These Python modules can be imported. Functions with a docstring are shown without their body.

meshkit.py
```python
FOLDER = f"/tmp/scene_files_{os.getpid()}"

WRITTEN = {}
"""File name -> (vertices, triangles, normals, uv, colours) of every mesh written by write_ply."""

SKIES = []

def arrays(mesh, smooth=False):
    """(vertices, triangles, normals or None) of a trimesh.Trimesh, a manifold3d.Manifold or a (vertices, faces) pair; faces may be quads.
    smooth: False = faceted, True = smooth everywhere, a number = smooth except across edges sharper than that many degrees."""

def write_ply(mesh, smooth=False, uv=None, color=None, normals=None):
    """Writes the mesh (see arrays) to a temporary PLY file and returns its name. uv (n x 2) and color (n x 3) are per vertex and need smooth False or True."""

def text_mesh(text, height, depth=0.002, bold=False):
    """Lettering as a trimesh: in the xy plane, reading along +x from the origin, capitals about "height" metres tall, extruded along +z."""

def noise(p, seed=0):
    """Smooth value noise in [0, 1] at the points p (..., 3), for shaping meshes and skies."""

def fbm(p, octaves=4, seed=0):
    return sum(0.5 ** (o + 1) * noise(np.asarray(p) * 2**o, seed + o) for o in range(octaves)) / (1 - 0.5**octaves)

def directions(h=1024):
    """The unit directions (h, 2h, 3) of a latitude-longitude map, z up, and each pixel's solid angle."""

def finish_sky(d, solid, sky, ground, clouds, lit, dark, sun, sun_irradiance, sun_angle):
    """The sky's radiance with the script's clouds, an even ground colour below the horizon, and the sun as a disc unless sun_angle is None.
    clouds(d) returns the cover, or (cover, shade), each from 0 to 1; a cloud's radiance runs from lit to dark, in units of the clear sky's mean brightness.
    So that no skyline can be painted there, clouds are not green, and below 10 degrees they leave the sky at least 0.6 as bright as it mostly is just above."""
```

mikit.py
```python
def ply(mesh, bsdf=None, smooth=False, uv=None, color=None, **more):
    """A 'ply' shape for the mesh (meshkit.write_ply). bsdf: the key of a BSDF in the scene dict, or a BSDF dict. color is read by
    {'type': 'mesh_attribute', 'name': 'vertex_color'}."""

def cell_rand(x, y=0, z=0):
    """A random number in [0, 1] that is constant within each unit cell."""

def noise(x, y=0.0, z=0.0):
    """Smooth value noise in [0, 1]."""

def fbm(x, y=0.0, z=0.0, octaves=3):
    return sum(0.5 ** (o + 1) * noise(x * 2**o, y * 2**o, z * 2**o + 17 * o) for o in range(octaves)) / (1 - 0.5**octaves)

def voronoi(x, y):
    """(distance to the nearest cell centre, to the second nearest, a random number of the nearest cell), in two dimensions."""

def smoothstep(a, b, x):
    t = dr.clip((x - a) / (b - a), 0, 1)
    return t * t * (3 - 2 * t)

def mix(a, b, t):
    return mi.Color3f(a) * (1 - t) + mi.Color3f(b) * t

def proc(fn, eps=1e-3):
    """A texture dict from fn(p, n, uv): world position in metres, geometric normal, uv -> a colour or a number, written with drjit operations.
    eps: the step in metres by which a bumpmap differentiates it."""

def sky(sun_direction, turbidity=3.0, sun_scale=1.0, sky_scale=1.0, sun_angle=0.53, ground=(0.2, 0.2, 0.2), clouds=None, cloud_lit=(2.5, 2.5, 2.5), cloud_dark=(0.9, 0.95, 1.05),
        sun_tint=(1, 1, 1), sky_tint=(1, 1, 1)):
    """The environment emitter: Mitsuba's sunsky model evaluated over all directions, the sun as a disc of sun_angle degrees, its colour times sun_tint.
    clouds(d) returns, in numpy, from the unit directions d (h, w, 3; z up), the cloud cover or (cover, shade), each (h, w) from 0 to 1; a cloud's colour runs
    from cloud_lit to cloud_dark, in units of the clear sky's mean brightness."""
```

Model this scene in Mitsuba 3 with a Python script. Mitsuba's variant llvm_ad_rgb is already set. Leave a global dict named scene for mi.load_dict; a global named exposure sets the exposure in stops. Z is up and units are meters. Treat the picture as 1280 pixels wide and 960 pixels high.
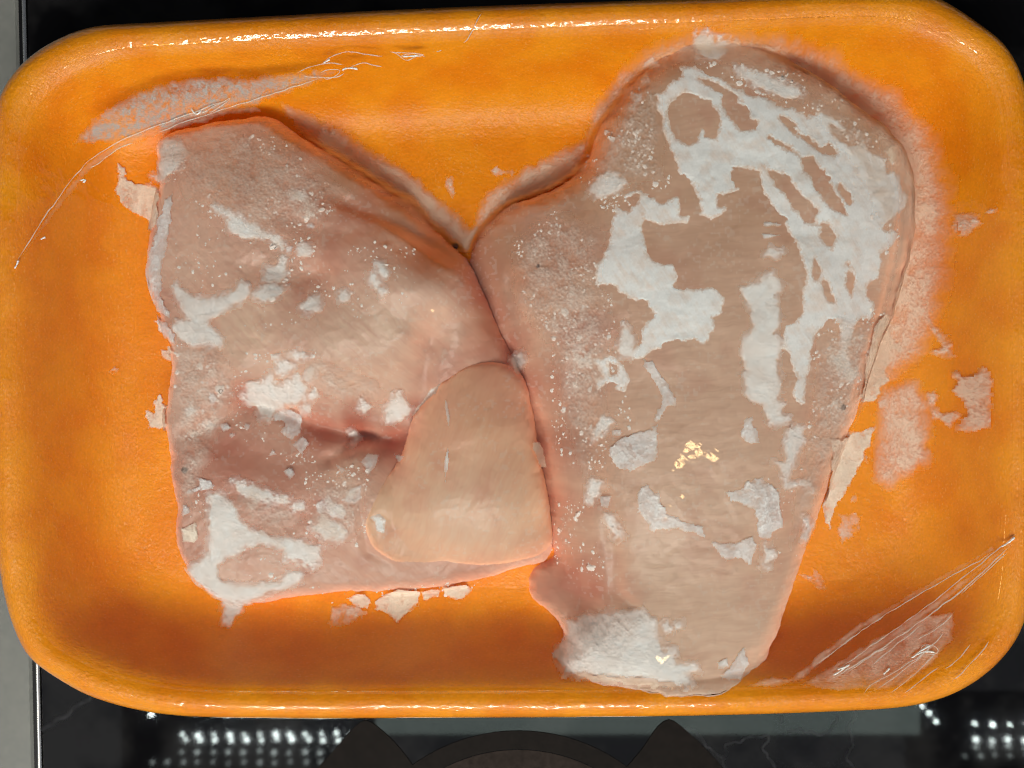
import math, random
import numpy as np
import trimesh
import drjit as dr
import mitsuba as mi
import mikit, meshkit
from mikit import noise, fbm, smoothstep, mix
from scipy.interpolate import RBFInterpolator, splprep, splev
from scipy.ndimage import map_coordinates, gaussian_filter, maximum_filter

T = mi.ScalarTransform4f
scene, labels = {}, {}
rng = np.random.default_rng(7)

# ------------------------------------------------------------------ camera, light, exposure
FPX, ZC = 1372.0, 0.268            # focal length in photograph pixels, height of the lens above the hob (m)
scene['camera'] = {
    'type': 'thinlens', 'fov': math.degrees(2 * math.atan(640 / FPX)), 'fov_axis': 'x',
    'to_world': T().look_at(origin=[0, 0, ZC], target=[0, 0, 0], up=[0, 1, 0]),
    'aperture_radius': 0.0007, 'focus_distance': ZC - 0.024, 'near_clip': 0.01, 'far_clip': 30.0,
}
exposure = 0.0
scene['room_light'] = {'type': 'constant', 'sampling_weight': .6, 'radiance': {'type': 'rgb', 'value': [0.18, 0.195, 0.21]}}
KEY_L, KEY_C = 26.0, (1.0, 0.93, 0.82)         # big ceiling lamp on the near side
BULB_L, BULB_C = 17.0, (1.0, 0.66, 0.30)      # small warm bulb almost overhead
STRIP_L = 1.7


def at(px, py, z):
    """The point at height z that the photograph shows at the pixel (px, py); z in metres."""
    s = (ZC - np.asarray(z, float)) / FPX
    return np.stack([(np.asarray(px, float) - 640) * s, -(np.asarray(py, float) - 480) * s], -1)


def key(name, parent=None):
    base = f'{parent}__{name}' if parent else name
    k, n = base, 0
    while k in scene or k in labels and labels[k].get('_used'):
        n += 1
        k = f'{base}_{n:03d}'
    return k


def obj(name, mesh, bsdf, parent=None, smooth=True, uv=None, **more):
    k = key(name, parent)
    scene[k] = mikit.ply(mesh, bsdf, smooth=smooth, uv=uv, **more)
    return k


def tag(k, **kw):
    labels[k] = kw


# ------------------------------------------------------------------ materials
def mm(p):
    return p.x * 1000, p.y * 1000, p.z * 1000


def c3(*v):
    return mi.Color3f(*v)


def foam_fn(p, n, uv):
    x, y, z = mm(p)
    a = fbm(x * .12, y * .12, z * .12, 3)
    g = noise(x * 2.2, y * 2.2, z * 2.2) * .6 + noise(x * 4.5 + 9, y * 4.5, z * 4.5) * .4
    c = mix((.815, .253, .004), (.885, .33, .008), smoothstep(.25, .75, a))
    c = mix(c, (.92, .50, .16), smoothstep(.70, .95, noise(x * 2.9 + 31, y * 2.9, z * 2.9)) * .35)
    return c * (.91 + .17 * g)


def foam_bump(p, n, uv):
    x, y, z = mm(p)
    return (noise(x * 1.9, y * 1.9, z * 1.9) * .6 + noise(x * 3.7, y * 3.7 + 7, z * 3.7) * .4) * 1.0


scene['foam'] = {'type': 'bumpmap', 'scale': 0.00013,
                 'arbitrary': {**mikit.proc(foam_bump, 1e-4)},
                 'bsdf': {'type': 'principled', 'base_color': mikit.proc(foam_fn), 'roughness': .42, 'specular': .32}}


def gau(x, y, pt, r):
    q = at(pt[0], pt[1], .02) * 1000
    return dr.exp(-(dr.square(x - q[0]) + dr.square(y - q[1])) / (r * r))


def meat_fn(light, dark, red, reds, fibre, pale=(.86, .65, .49), pales=(), browns=()):
    ca, sa = math.cos(fibre), math.sin(fibre)

    def fn(p, n, uv):
        x, y, z = mm(p)
        a = fbm(x * .07 + 3, y * .07, z * .05, 4)
        u, v = x * ca + y * sa, -x * sa + y * ca
        wv = v + 3.0 * fbm(x * .09 + 5, y * .09, 7.0, 3) + .5 * noise(x * .7, y * .7, 9.0)
        wu = u + 2.0 * noise(x * .3, y * .3, 13.0)
        fib = noise(wu * .16, wv * 1.3, 2.0) * .55 + noise(wu * .35 + 20, wv * 3.1, 5.0) * .45
        c = mix(dark, light, smoothstep(.2, .8, a * .62 + fib * .38))
        r = mi.Float(0)
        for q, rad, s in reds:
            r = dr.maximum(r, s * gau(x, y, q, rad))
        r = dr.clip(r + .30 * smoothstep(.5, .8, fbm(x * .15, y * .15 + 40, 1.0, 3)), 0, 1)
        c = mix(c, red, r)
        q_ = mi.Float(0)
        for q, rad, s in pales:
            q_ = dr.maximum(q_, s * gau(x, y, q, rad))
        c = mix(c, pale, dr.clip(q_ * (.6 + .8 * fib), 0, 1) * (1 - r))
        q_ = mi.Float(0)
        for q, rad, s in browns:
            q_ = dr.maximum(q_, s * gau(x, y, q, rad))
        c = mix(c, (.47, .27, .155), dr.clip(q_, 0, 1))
        # small pale crystals frozen into the surface
        k = smoothstep(.66, .84, noise(x * 1.6, y * 1.6, 3.0)) * smoothstep(.42, .62, fbm(x * .18 + 11, y * .18, 8.0, 3))
        return mix(c, (.80, .74, .66), k * .22)
    return fn


RED_L = [((592, 345), 4, .7), ((612, 380), 4.5, .9), ((632, 415), 5, 1.), ((652, 455), 5, 1.), ((470, 265), 6, .35), ((545, 318), 5, .45), ((531, 470), 4, .5), ((520, 515), 4, .9), ((545, 460), 3, .4), ((400, 545), 6, .9), ((490, 555), 6, 1.), ((310, 497), 5, .9), ((440, 540), 6, .9), ((290, 580), 10, .7), ((380, 265), 9, .35), ((420, 320), 10, .3), ((350, 600), 9, .5),  # blood red, also painting soft red shade into creases and the valley
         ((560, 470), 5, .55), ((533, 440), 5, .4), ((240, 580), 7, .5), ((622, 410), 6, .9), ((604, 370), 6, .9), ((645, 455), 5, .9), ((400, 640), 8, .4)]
RED_R = [((612, 370), 5, .8), ((640, 425), 5, .9), ((665, 480), 5, .9), ((678, 560), 4, .9), ((690, 630), 4, .8), ((720, 430), 6, .6), ((740, 415), 5, .7), ((700, 480), 9, .65), ((700, 560), 8, .75), ((690, 640), 8, .6), ((720, 730), 10, .9), ((690, 700), 8, .8), ((620, 330), 7, .9), ((620, 390), 6, .9),  # meat redness, with the reddish shade of the gap painted in
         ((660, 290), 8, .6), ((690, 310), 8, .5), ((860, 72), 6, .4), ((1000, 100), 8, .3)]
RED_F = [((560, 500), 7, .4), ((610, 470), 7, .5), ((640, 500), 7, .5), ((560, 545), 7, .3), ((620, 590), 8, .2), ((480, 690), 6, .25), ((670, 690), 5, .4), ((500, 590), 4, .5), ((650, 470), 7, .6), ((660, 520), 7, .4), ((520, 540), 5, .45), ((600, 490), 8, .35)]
for k, fn in dict(
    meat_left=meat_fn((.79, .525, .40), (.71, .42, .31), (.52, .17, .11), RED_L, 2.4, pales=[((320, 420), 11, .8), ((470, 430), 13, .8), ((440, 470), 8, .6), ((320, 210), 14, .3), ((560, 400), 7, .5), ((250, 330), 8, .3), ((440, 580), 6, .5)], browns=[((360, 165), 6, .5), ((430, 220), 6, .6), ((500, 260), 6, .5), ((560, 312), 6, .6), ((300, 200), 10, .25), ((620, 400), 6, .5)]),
    meat_right=meat_fn((.775, .53, .385), (.66, .42, .295), (.56, .25, .175), RED_R, .05, pales=[((820, 720), 18, .7), ((900, 780), 18, .65), ((880, 620), 18, .5), ((680, 380), 8, .35), ((880, 480), 14, .3)], browns=[((790, 140), 9, .6), ((800, 200), 7, .5), ((840, 90), 7, .6), ((1080, 150), 9, .6), ((1000, 100), 7, .5), ((640, 310), 9, .6), ((900, 290), 14, .3), ((720, 250), 8, .5)]),  # pales on the lower part: near-side light painted into the base colour
    meat_flap=meat_fn((.90, .595, .385), (.85, .505, .315), (.66, .27, .19), RED_F, 1.2, pales=[((580, 650), 13, .65), ((500, 620), 7, .35)])).items():
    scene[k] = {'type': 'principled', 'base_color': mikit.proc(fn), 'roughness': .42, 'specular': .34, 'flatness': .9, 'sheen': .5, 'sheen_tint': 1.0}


def frost_col(warm):
    def fn(p, n, uv):
        x, y, z = mm(p)
        a = fbm(x * .35, y * .35, 4.0, 4)
        g = noise(x * 3.1, y * 3.1, 1.0)
        c = mix((.76, .785, .79), (.86, .895, .90), smoothstep(.25, .6, a))
        if warm:
            c = c * c3(1.02, .91, .76)
        return c * (.93 + .1 * g)
    return fn


def opac(base, amp, freq, hard=0.0):
    def fn(p, n, uv):
        x, y, z = mm(p)
        a = fbm(x * freq, y * freq, 3.0, 3)
        g = noise(x * 2.7, y * 2.7, 6.0)
        e = uv.x
        if hard:
            return dr.clip(base * smoothstep(.1, .35, e) + amp * (a - .5) + .25 * (g - .5), 0, 1) * smoothstep(.02, .25, e)
        return dr.clip((base + 2 * amp * (a - .5) + 1.0 * amp * (g - .5)), 0, 1) * smoothstep(0, 1, e) * (.6 + .8 * noise(x * 5.3, y * 5.3, 2.0))
    return fn


F_COOL, F_WARM = frost_col(False), frost_col(True)
def sheet_opac(p, n, uv):
    x, y, z = mm(p)
    a = fbm(x * .42, y * .42, 5.0, 4)
    g = noise(x * 2.3, y * 2.3, 7.0)
    e = smoothstep(0.0, .75, uv.x + .5 * (g - .5) * (1 - uv.x))
    return dr.clip(e * (.76 + .9 * (a - .35)) + .12 * (g - .5) * e, 0, .985)


def frost_core(p, n, uv):
    x, y, z = mm(p)
    a = fbm(x * .42, y * .42, 5.0, 4)
    g = noise(x * 2.9, y * 2.9, 7.0)
    st = noise((x * .55 - y * .83) * .25, (x * .83 + y * .55) * 1.9, 3.0) * .6 + noise((x * .55 - y * .83) * .5, (x * .83 + y * .55) * 4.2, 8.0) * .4
    k = dr.clip(smoothstep(.0, .6, uv.x + .45 * (g - .5)) * (.60 + 1.3 * (a - .32) + .55 * (st - .45)), 0, 1)
    c = mix((.70, .585, .50), (.765, .80, .80), k)
    return c * (.95 + .08 * g)


scene['frost_white'] = {'type': 'principled', 'base_color': mikit.proc(frost_core), 'roughness': .6, 'specular': .3}
scene['frost_fringe'] = {'type': 'mask', 'opacity': mikit.proc(opac(.46, .55, .8)), 'bsdf': {'type': 'twosided', 'bsdf': {'type': 'diffuse', 'reflectance': {'type': 'rgb', 'value': [.90, .88, .85]}}}}
scene['frost_thin'] = {'type': 'mask', 'opacity': mikit.proc(opac(.66, .4, .5)), 'bsdf': {'type': 'twosided', 'bsdf': {'type': 'principled', 'base_color': mikit.proc(F_COOL), 'roughness': .6, 'specular': .3}}}
scene['frost_warm'] = {'type': 'mask', 'opacity': mikit.proc(opac(.92, .5, .5)), 'bsdf': {'type': 'twosided', 'bsdf': {'type': 'principled', 'base_color': mikit.proc(F_WARM), 'roughness': .6, 'specular': .3}}}
scene['frost_haze'] = {'type': 'mask', 'opacity': mikit.proc(opac(.30, .42, .45)), 'bsdf': {'type': 'twosided', 'bsdf': {'type': 'diffuse', 'reflectance': {'type': 'rgb', 'value': [.79, .70, .61]}}}}
def powder(p, n, uv):
    x, y, z = mm(p)
    g = noise(x * 2.6, y * 2.6, 6.0) * .5 + noise(x * 5.1, y * 5.1, 2.0) * .5
    a = fbm(x * .3, y * .3, 3.0, 3)
    return dr.clip(smoothstep(0, 1, uv.x) * (.66 + 1.0 * (a - .4)) * (.35 + 1.3 * g), 0, .9)


scene['frost_powder'] = {'type': 'mask', 'opacity': mikit.proc(powder), 'bsdf': {'type': 'twosided', 'bsdf': {'type': 'diffuse', 'reflectance': {'type': 'rgb', 'value': [.86, .70, .55]}}}}
scene['film_band'] = {'type': 'mask', 'opacity': mikit.proc(opac(.24, .15, .35)), 'bsdf': {'type': 'twosided', 'bsdf': {'type': 'principled', 'base_color': {'type': 'rgb', 'value': [.80, .68, .55]}, 'roughness': .3}}}
scene['film_haze'] = {'type': 'mask', 'opacity': mikit.proc(opac(.62, .55, .9)), 'bsdf': {'type': 'twosided', 'bsdf': {'type': 'principled', 'base_color': {'type': 'rgb', 'value': [.60, .58, .55]}, 'roughness': .4}}}
scene['speckle'] = {'type': 'principled', 'base_color': {'type': 'rgb', 'value': [.78, .74, .69]}, 'roughness': .5, 'specular': .4}
scene['film'] = {'type': 'thindielectric', 'int_ior': 1.36, 'ext_ior': 1.0}
scene['fold'] = {'type': 'mask', 'opacity': .42, 'bsdf': {'type': 'twosided', 'bsdf': {'type': 'principled', 'base_color': {'type': 'rgb', 'value': [.8, .76, .7]}, 'roughness': .12, 'specular': .9}}}  # pale tint puts the glints of the film folds into their colour
scene['dark_spot'] = {'type': 'principled', 'base_color': {'type': 'rgb', 'value': [.06, .015, .01]}, 'roughness': .4}


def hob_fn(p, n, uv):
    x, y, z = mm(p)
    a = fbm(x * .09, y * .09, 1.0, 4)
    return mix((.004, .004, .005), (.016, .016, .017), smoothstep(.35, .7, a))


scene['hob_glass'] = {'type': 'principled', 'base_color': mikit.proc(hob_fn), 'roughness': .012, 'specular': .5}


def mark_fn(p, n, uv):
    x, y, z = mm(p)
    return mix((.005, .004, .0035), (.012, .009, .008), fbm(x * .6, y * .6, 1.0, 4))


scene['hob_mark'] = {'type': 'principled', 'base_color': mikit.proc(mark_fn), 'roughness': .6, 'specular': .08}


def mark2_fn(p, n, uv):
    x, y, z = mm(p)
    return mix((.016, .012, .010), (.04, .03, .026), fbm(x * .8, y * .8, 5.0, 4))


scene['hob_mark_pale'] = {'type': 'principled', 'base_color': mikit.proc(mark2_fn), 'roughness': .65, 'specular': .08}


def worktop_fn(p, n, uv):
    x, y, z = mm(p)
    return mix((.19, .205, .195), (.23, .24, .225), fbm(x * .5, y * .5, 1.0, 4))


scene['worktop_paint'] = {'type': 'principled', 'base_color': mikit.proc(worktop_fn), 'roughness': .45}
scene['trim_metal'] = {'type': 'roughconductor', 'material': 'Al', 'alpha': .25}
scene['black_edge'] = {'type': 'principled', 'base_color': {'type': 'rgb', 'value': [.008, .008, .009]}, 'roughness': .3}
scene['stain_line'] = {'type': 'mask', 'opacity': mikit.proc(opac(.055, .08, .5)), 'bsdf': {'type': 'twosided', 'bsdf': {'type': 'diffuse', 'reflectance': {'type': 'rgb', 'value': [.30, .32, .36]}}}}
scene['stain_film'] = {'type': 'mask', 'opacity': mikit.proc(opac(.09, .07, .4)), 'bsdf': {'type': 'twosided', 'bsdf': {'type': 'diffuse', 'reflectance': {'type': 'rgb', 'value': [.30, .32, .38]}}}}
scene['lamp_body'] = {'type': 'diffuse', 'reflectance': {'type': 'rgb', 'value': [.03, .03, .035]}}

# ------------------------------------------------------------------ geometry helpers
def closed_spline(pts, n, s=0.0):
    p = np.asarray(pts, float)
    p = np.vstack([p, p[:1]])
    tck, _ = splprep(p.T, s=s, per=True)
    return np.array(splev(np.linspace(0, 1, n, endpoint=False), tck)).T


def sdist(poly, x, y):
    """Signed distance (positive inside) from points to a polygon (n, 2)."""
    shape = x.shape
    q = np.stack([x.ravel(), y.ravel()], -1)
    best = np.full(len(q), 1e9)
    inside = np.zeros(len(q), bool)
    for a, b in zip(poly, np.roll(poly, -1, 0)):
        e, w = b - a, q - a
        t = np.clip((w @ e) / max(e @ e, 1e-18), 0, 1)
        d = w - t[:, None] * e
        best = np.minimum(best, (d * d).sum(1))
        c = (a[1] > q[:, 1]) != (b[1] > q[:, 1])
        if c.any() and abs(e[1]) > 1e-15:
            xi = a[0] + (q[:, 1] - a[1]) / e[1] * e[0]
            inside ^= c & (q[:, 0] < xi)
    d = np.sqrt(best)
    return np.where(inside, d, -d).reshape(shape)


def grid_mesh(X, Y, Z, mask, uv=None, close=None):
    """The cells of a height grid whose four corners are in mask; close: the height of a flat underside."""
    h, w = X.shape
    idx = -np.ones((h, w), int)
    cell = mask[:-1, :-1] & mask[1:, :-1] & mask[:-1, 1:] & mask[1:, 1:]
    use = np.zeros_like(mask)
    for a in (slice(None, -1), slice(1, None)):
        for b in (slice(None, -1), slice(1, None)):
            use[a, b] |= cell
    idx[use] = np.arange(use.sum())
    v = np.stack([X[use], Y[use], Z[use]], -1)
    a, b, c, d = idx[:-1, :-1][cell], idx[:-1, 1:][cell], idx[1:, 1:][cell], idx[1:, :-1][cell]
    f = np.vstack([np.stack([a, b, c], 1), np.stack([a, c, d], 1)])
    n = np.cross(v[f[0, 1]] - v[f[0, 0]], v[f[0, 2]] - v[f[0, 0]])
    if n[2] < 0:
        f = f[:, ::-1]
    u = None if uv is None else np.stack([uv[use], np.zeros(use.sum())], -1)
    if close is not None:
        e = np.vstack([f[:, [0, 1]], f[:, [1, 2]], f[:, [2, 0]]])
        es = np.sort(e, 1)
        _, inv, cnt = np.unique(es[:, 0].astype(np.int64) * len(v) + es[:, 1], return_inverse=True, return_counts=True)
        be = e[cnt[inv] == 1]
        ids = np.unique(be)
        m = np.full(len(v), -1)
        m[ids] = np.arange(len(ids)) + len(v)
        low = v[ids].copy()
        low[:, 2] = np.minimum(low[:, 2] - .0005, close)
        f = np.vstack([f, np.stack([be[:, 1], be[:, 0], m[be[:, 0]]], 1), np.stack([be[:, 1], m[be[:, 0]], m[be[:, 1]]], 1)])
        v = np.vstack([v, low])
    return (v, f), u


def tube_mesh(P, R, sides=6):
    P, R = np.asarray(P, float), np.broadcast_to(np.asarray(R, float), (len(P),))
    t = np.gradient(P, axis=0)
    t /= np.linalg.norm(t, axis=1, keepdims=True) + 1e-12
    a = np.cross(t, [0, 0, 1.0])
    a /= np.linalg.norm(a, axis=1, keepdims=True) + 1e-12
    b = np.cross(a, t)
    th = np.arange(sides) / sides * 2 * np.pi
    V = P[:, None] + R[:, None, None] * (np.cos(th)[None, :, None] * a[:, None] + np.sin(th)[None, :, None] * b[:, None])
    n = len(P)
    i, j = np.meshgrid(np.arange(n - 1), np.arange(sides), indexing='ij')
    q = np.stack([i * sides + j, i * sides + (j + 1) % sides, (i + 1) * sides + (j + 1) % sides, (i + 1) * sides + j], -1).reshape(-1, 4)
    caps = [[0, k + 1, k] for k in range(1, sides - 1)] + [[(n - 1) * sides, (n - 1) * sides + k, (n - 1) * sides + k + 1] for k in range(1, sides - 1)]
    f = np.vstack([q[:, [0, 1, 2]], q[:, [0, 2, 3]], np.array(caps)])
    return V.reshape(-1, 3), f[:, ::-1]


# ------------------------------------------------------------------ the worktop and the hob under the tray
EDGE0, EDGE1 = at(26, 0, 0), at(46, 960, 0)
ed = (EDGE1 - EDGE0) / np.linalg.norm(EDGE1 - EDGE0)
EA, EB = EDGE0 - ed * .25, EDGE1 + ed * .35          # the hob's left edge, far end and near end


def strip(a, b, off0, off1, z0, z1, chamfer=0.0):
    """A straight bar between two offsets to the right of the line a-b."""
    nrm = np.array([-(b - a)[1], (b - a)[0]]) / np.linalg.norm(b - a)
    c0, c1 = min(off0, off1), max(off0, off1)
    if chamfer:
        sec = [(c0, z0), (c1, z0), (c1, z1 - chamfer), (c1 - chamfer, z1), (c0 + chamfer, z1), (c0, z1 - chamfer)]
    else:
        sec = [(c0, z0), (c1, z0), (c1, z1), (c0, z1)]
    v = np.array([[*(e + nrm * o), z] for e in (a, b) for o, z in sec])
    m = trimesh.Trimesh(*[v, trimesh.convex.convex_hull(v).faces], process=False) if False else trimesh.convex.convex_hull(v)
    return m


tag('worktop', kind='structure')
scene['worktop'] = mikit.ply(strip(EA, EB, -.0012, -.35, -.03, -.0008, .0006), 'worktop_paint')
hob = 'cooktop'
tag(hob, label='black glass cooktop with a thin metal edge, lying under the orange tray', category='cooktop')
scene['cooktop__glass_panel'] = mikit.ply(strip(EA, EB, .0014, .62, -.006, 0.0, .0004), 'hob_glass')
scene['cooktop__metal_trim'] = mikit.ply(strip(EA, EB, .0003, .0012, -.006, .0004, .0003), 'trim_metal')
scene['cooktop__edge_seal'] = mikit.ply(strip(EA, EB, -.0011, .0002, -.006, -.0012), 'black_edge')


def flat_mark(name, poly_px, bsdf, z=.00025, holes=()):
    from shapely.geometry import Polygon
    P = Polygon(at(*np.asarray(poly_px, float).T, 0), [at(*np.asarray(h, float).T, 0) for h in holes])
    m = trimesh.creation.extrude_polygon(P, z + .0005, engine='earcut')
    m.apply_translation([0, 0, -.0005])
    return obj(name, m, bsdf, hob, smooth=False)


def circ(cx, cy, r, n=96):
    a = np.linspace(0, 2 * np.pi, n, endpoint=False)
    return np.stack([cx + r * np.cos(a), cy + r * np.sin(a)], 1)


flat_mark('dark_ring', circ(648, 1139, 226), 'hob_mark', holes=[circ(648, 1139, 203)])  # flat dark matte shapes raised slightly above the glass
flat_mark('ring_centre', circ(648, 1139, 202), 'hob_mark_pale', z=.0002)
flat_mark('dark_point', closed_spline([(457, 900), (468, 905), (490, 924), (520, 962), (540, 1010), (440, 1030), (370, 1010), (395, 962), (425, 929), (447, 905)], 60), 'hob_mark', z=.0003)
flat_mark('dark_point', closed_spline([(836, 899), (848, 905), (872, 926), (905, 962), (930, 1010), (850, 1030), (750, 1010), (780, 962), (808, 928), (826, 904)], 60), 'hob_mark', z=.0003)

# ------------------------------------------------------------------ tray shape
OUT = [(0, 130), (9, 109), (30, 81), (47, 67), (70, 52), (94, 41), (117, 35), (156, 31), (200, 29), (300, 23), (430, 17), (550, 11), (700, 5), (850, 0), (1000, -6), (1080, -9), (1130, -8), (1174, 0), (1189, 9), (1208, 22), (1228, 36), (1249, 53), (1264, 75), (1274, 97), (1281, 120), (1288, 180), (1291, 280), (1292, 420), (1292, 560), (1289, 680), (1284, 745), (1276, 780), (1262, 805), (1228, 843), (1180, 871), (1135, 881), (1073, 887), (1000, 890), (850, 894), (700, 896), (550, 896), (400, 897), (275, 896), (220, 893), (172, 886), (137, 877), (103, 864), (69, 843), (41, 822), (21, 785), (10, 750), (0, 692), (-4, 600), (-6, 480), (-6, 350), (-5, 230), (-3, 165)]
NTH = 1000
outer = closed_spline(at(*np.array(OUT, float).T, .0225), 1600, s=2e-7)
from shapely.geometry import Polygon as SP
WALL = .026
inner_poly = SP(outer).buffer(-WALL).buffer(-.010).buffer(.010)
inner = np.array(inner_poly.exterior.coords)[:-1]
CEN = outer.mean(0)
TH = np.linspace(-np.pi, np.pi, NTH, endpoint=False)


def radius_of(curve):
    d = curve - CEN
    th, r = np.arctan2(d[:, 1], d[:, 0]), np.linalg.norm(d, axis=1)
    o = np.argsort(th)
    return np.interp(TH, th[o], r[o], period=2 * np.pi)


# densify inner before sampling by angle
ii = np.vstack([inner, inner[:1]])
inner = np.vstack([a + (b - a) * np.linspace(0, 1, 12, endpoint=False)[:, None] for a, b in zip(ii[:-1], ii[1:])])
R_OUT, R_IN = radius_of(outer), gaussian_filter(radius_of(inner), 6, mode='wrap')
# (distance in from the edge in mm, height in mm)
PROF = np.array([(0, 21.2), (.05, 22.4), (.35, 23.9), (1.0, 25.4), (2.0, 26.6), (3.0, 27.2), (4.0, 27.4), (5.0, 27.25), (6.0, 26.85), (7.0, 26.25), (8.0, 25.35), (9.0, 24.0), (10.0, 22.2), (11.2, 19.7), (13, 15.8), (15, 12.2), (17, 9.5), (19, 7.7), (21, 6.5), (23.5, 5.6), (26, 5.2)], float)
from scipy.interpolate import PchipInterpolator
prof = PchipInterpolator(PROF[:, 0], PROF[:, 1])


def tray_z(x, y):
    d = np.stack([x - CEN[0], y - CEN[1]], -1)
    th, r = np.arctan2(d[..., 1], d[..., 0]), np.linalg.norm(d, axis=-1)
    ro, ri = np.interp(th, TH, R_OUT, period=2 * np.pi), np.interp(th, TH, R_IN, period=2 * np.pi)
    o = np.clip((ro - r) / (ro - ri), -0.02, 1) * 26
    return np.where(o < 0, .0212 + o * .02, prof(np.clip(o, 0, 26)) * .001), o


def loft(rows, TH=TH):
    NTH = len(TH)
    """rows: list of (t or None, scale to the centre, z function)."""
    V = []
    for r, z in rows:
        V.append(np.stack([CEN[0] + r * np.cos(TH), CEN[1] + r * np.sin(TH), z], -1))
    n = len(V)
    V = np.concatenate(V)
    i, j = np.meshgrid(np.arange(n - 1), np.arange(NTH), indexing='ij')
    q = np.stack([i * NTH + j, i * NTH + (j + 1) % NTH, (i + 1) * NTH + (j + 1) % NTH, (i + 1) * NTH + j], -1).reshape(-1, 4)
    return V, np.vstack([q[:, [0, 1, 2]], q[:, [0, 2, 3]]])


rows = []
for o, z in [(24, .8), (20, 1.2), (17.5, 3.0), (15, 7.2), (12.5, 12), (10, 17), (8, 20.2), (5, 20.6), (2.0, 20.3), (.8, 20.5), (.2, 20.8)]:
    rows.append((R_OUT + (R_IN - R_OUT) * o / 26, np.full(NTH, z * .001)))
for o in np.concatenate([np.linspace(0, 1.2, 8), np.linspace(1.4, 9, 46), np.linspace(9.3, 26, 52)]):
    r = R_OUT + (R_IN - R_OUT) * o / 26
    P = np.stack([CEN[0] + r * np.cos(TH), CEN[1] + r * np.sin(TH), r * 0], -1) * 1000
    wob = (meshkit.fbm(P * .09, 3, 5) - .5) * .6 + (meshkit.fbm(P * .8, 3, 8) - .5) * .07
    rows.append((r, prof(o) * .001 + wob * .001 * min(1, o / 2)))
for k in np.linspace(.97, .002, 60):
    r = R_IN * k
    P = np.stack([CEN[0] + r * np.cos(TH), CEN[1] + r * np.sin(TH), r * 0], -1) * 1000
    wob = (meshkit.fbm(P * .09, 3, 5) - .5) * .6 + (meshkit.fbm(P * .8, 3, 8) - .5) * .07
    rows.append((r, .0052 + wob * .001 * max(.0, min(1, k * 4 - .0))))
vt, ft = loft(rows)
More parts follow.
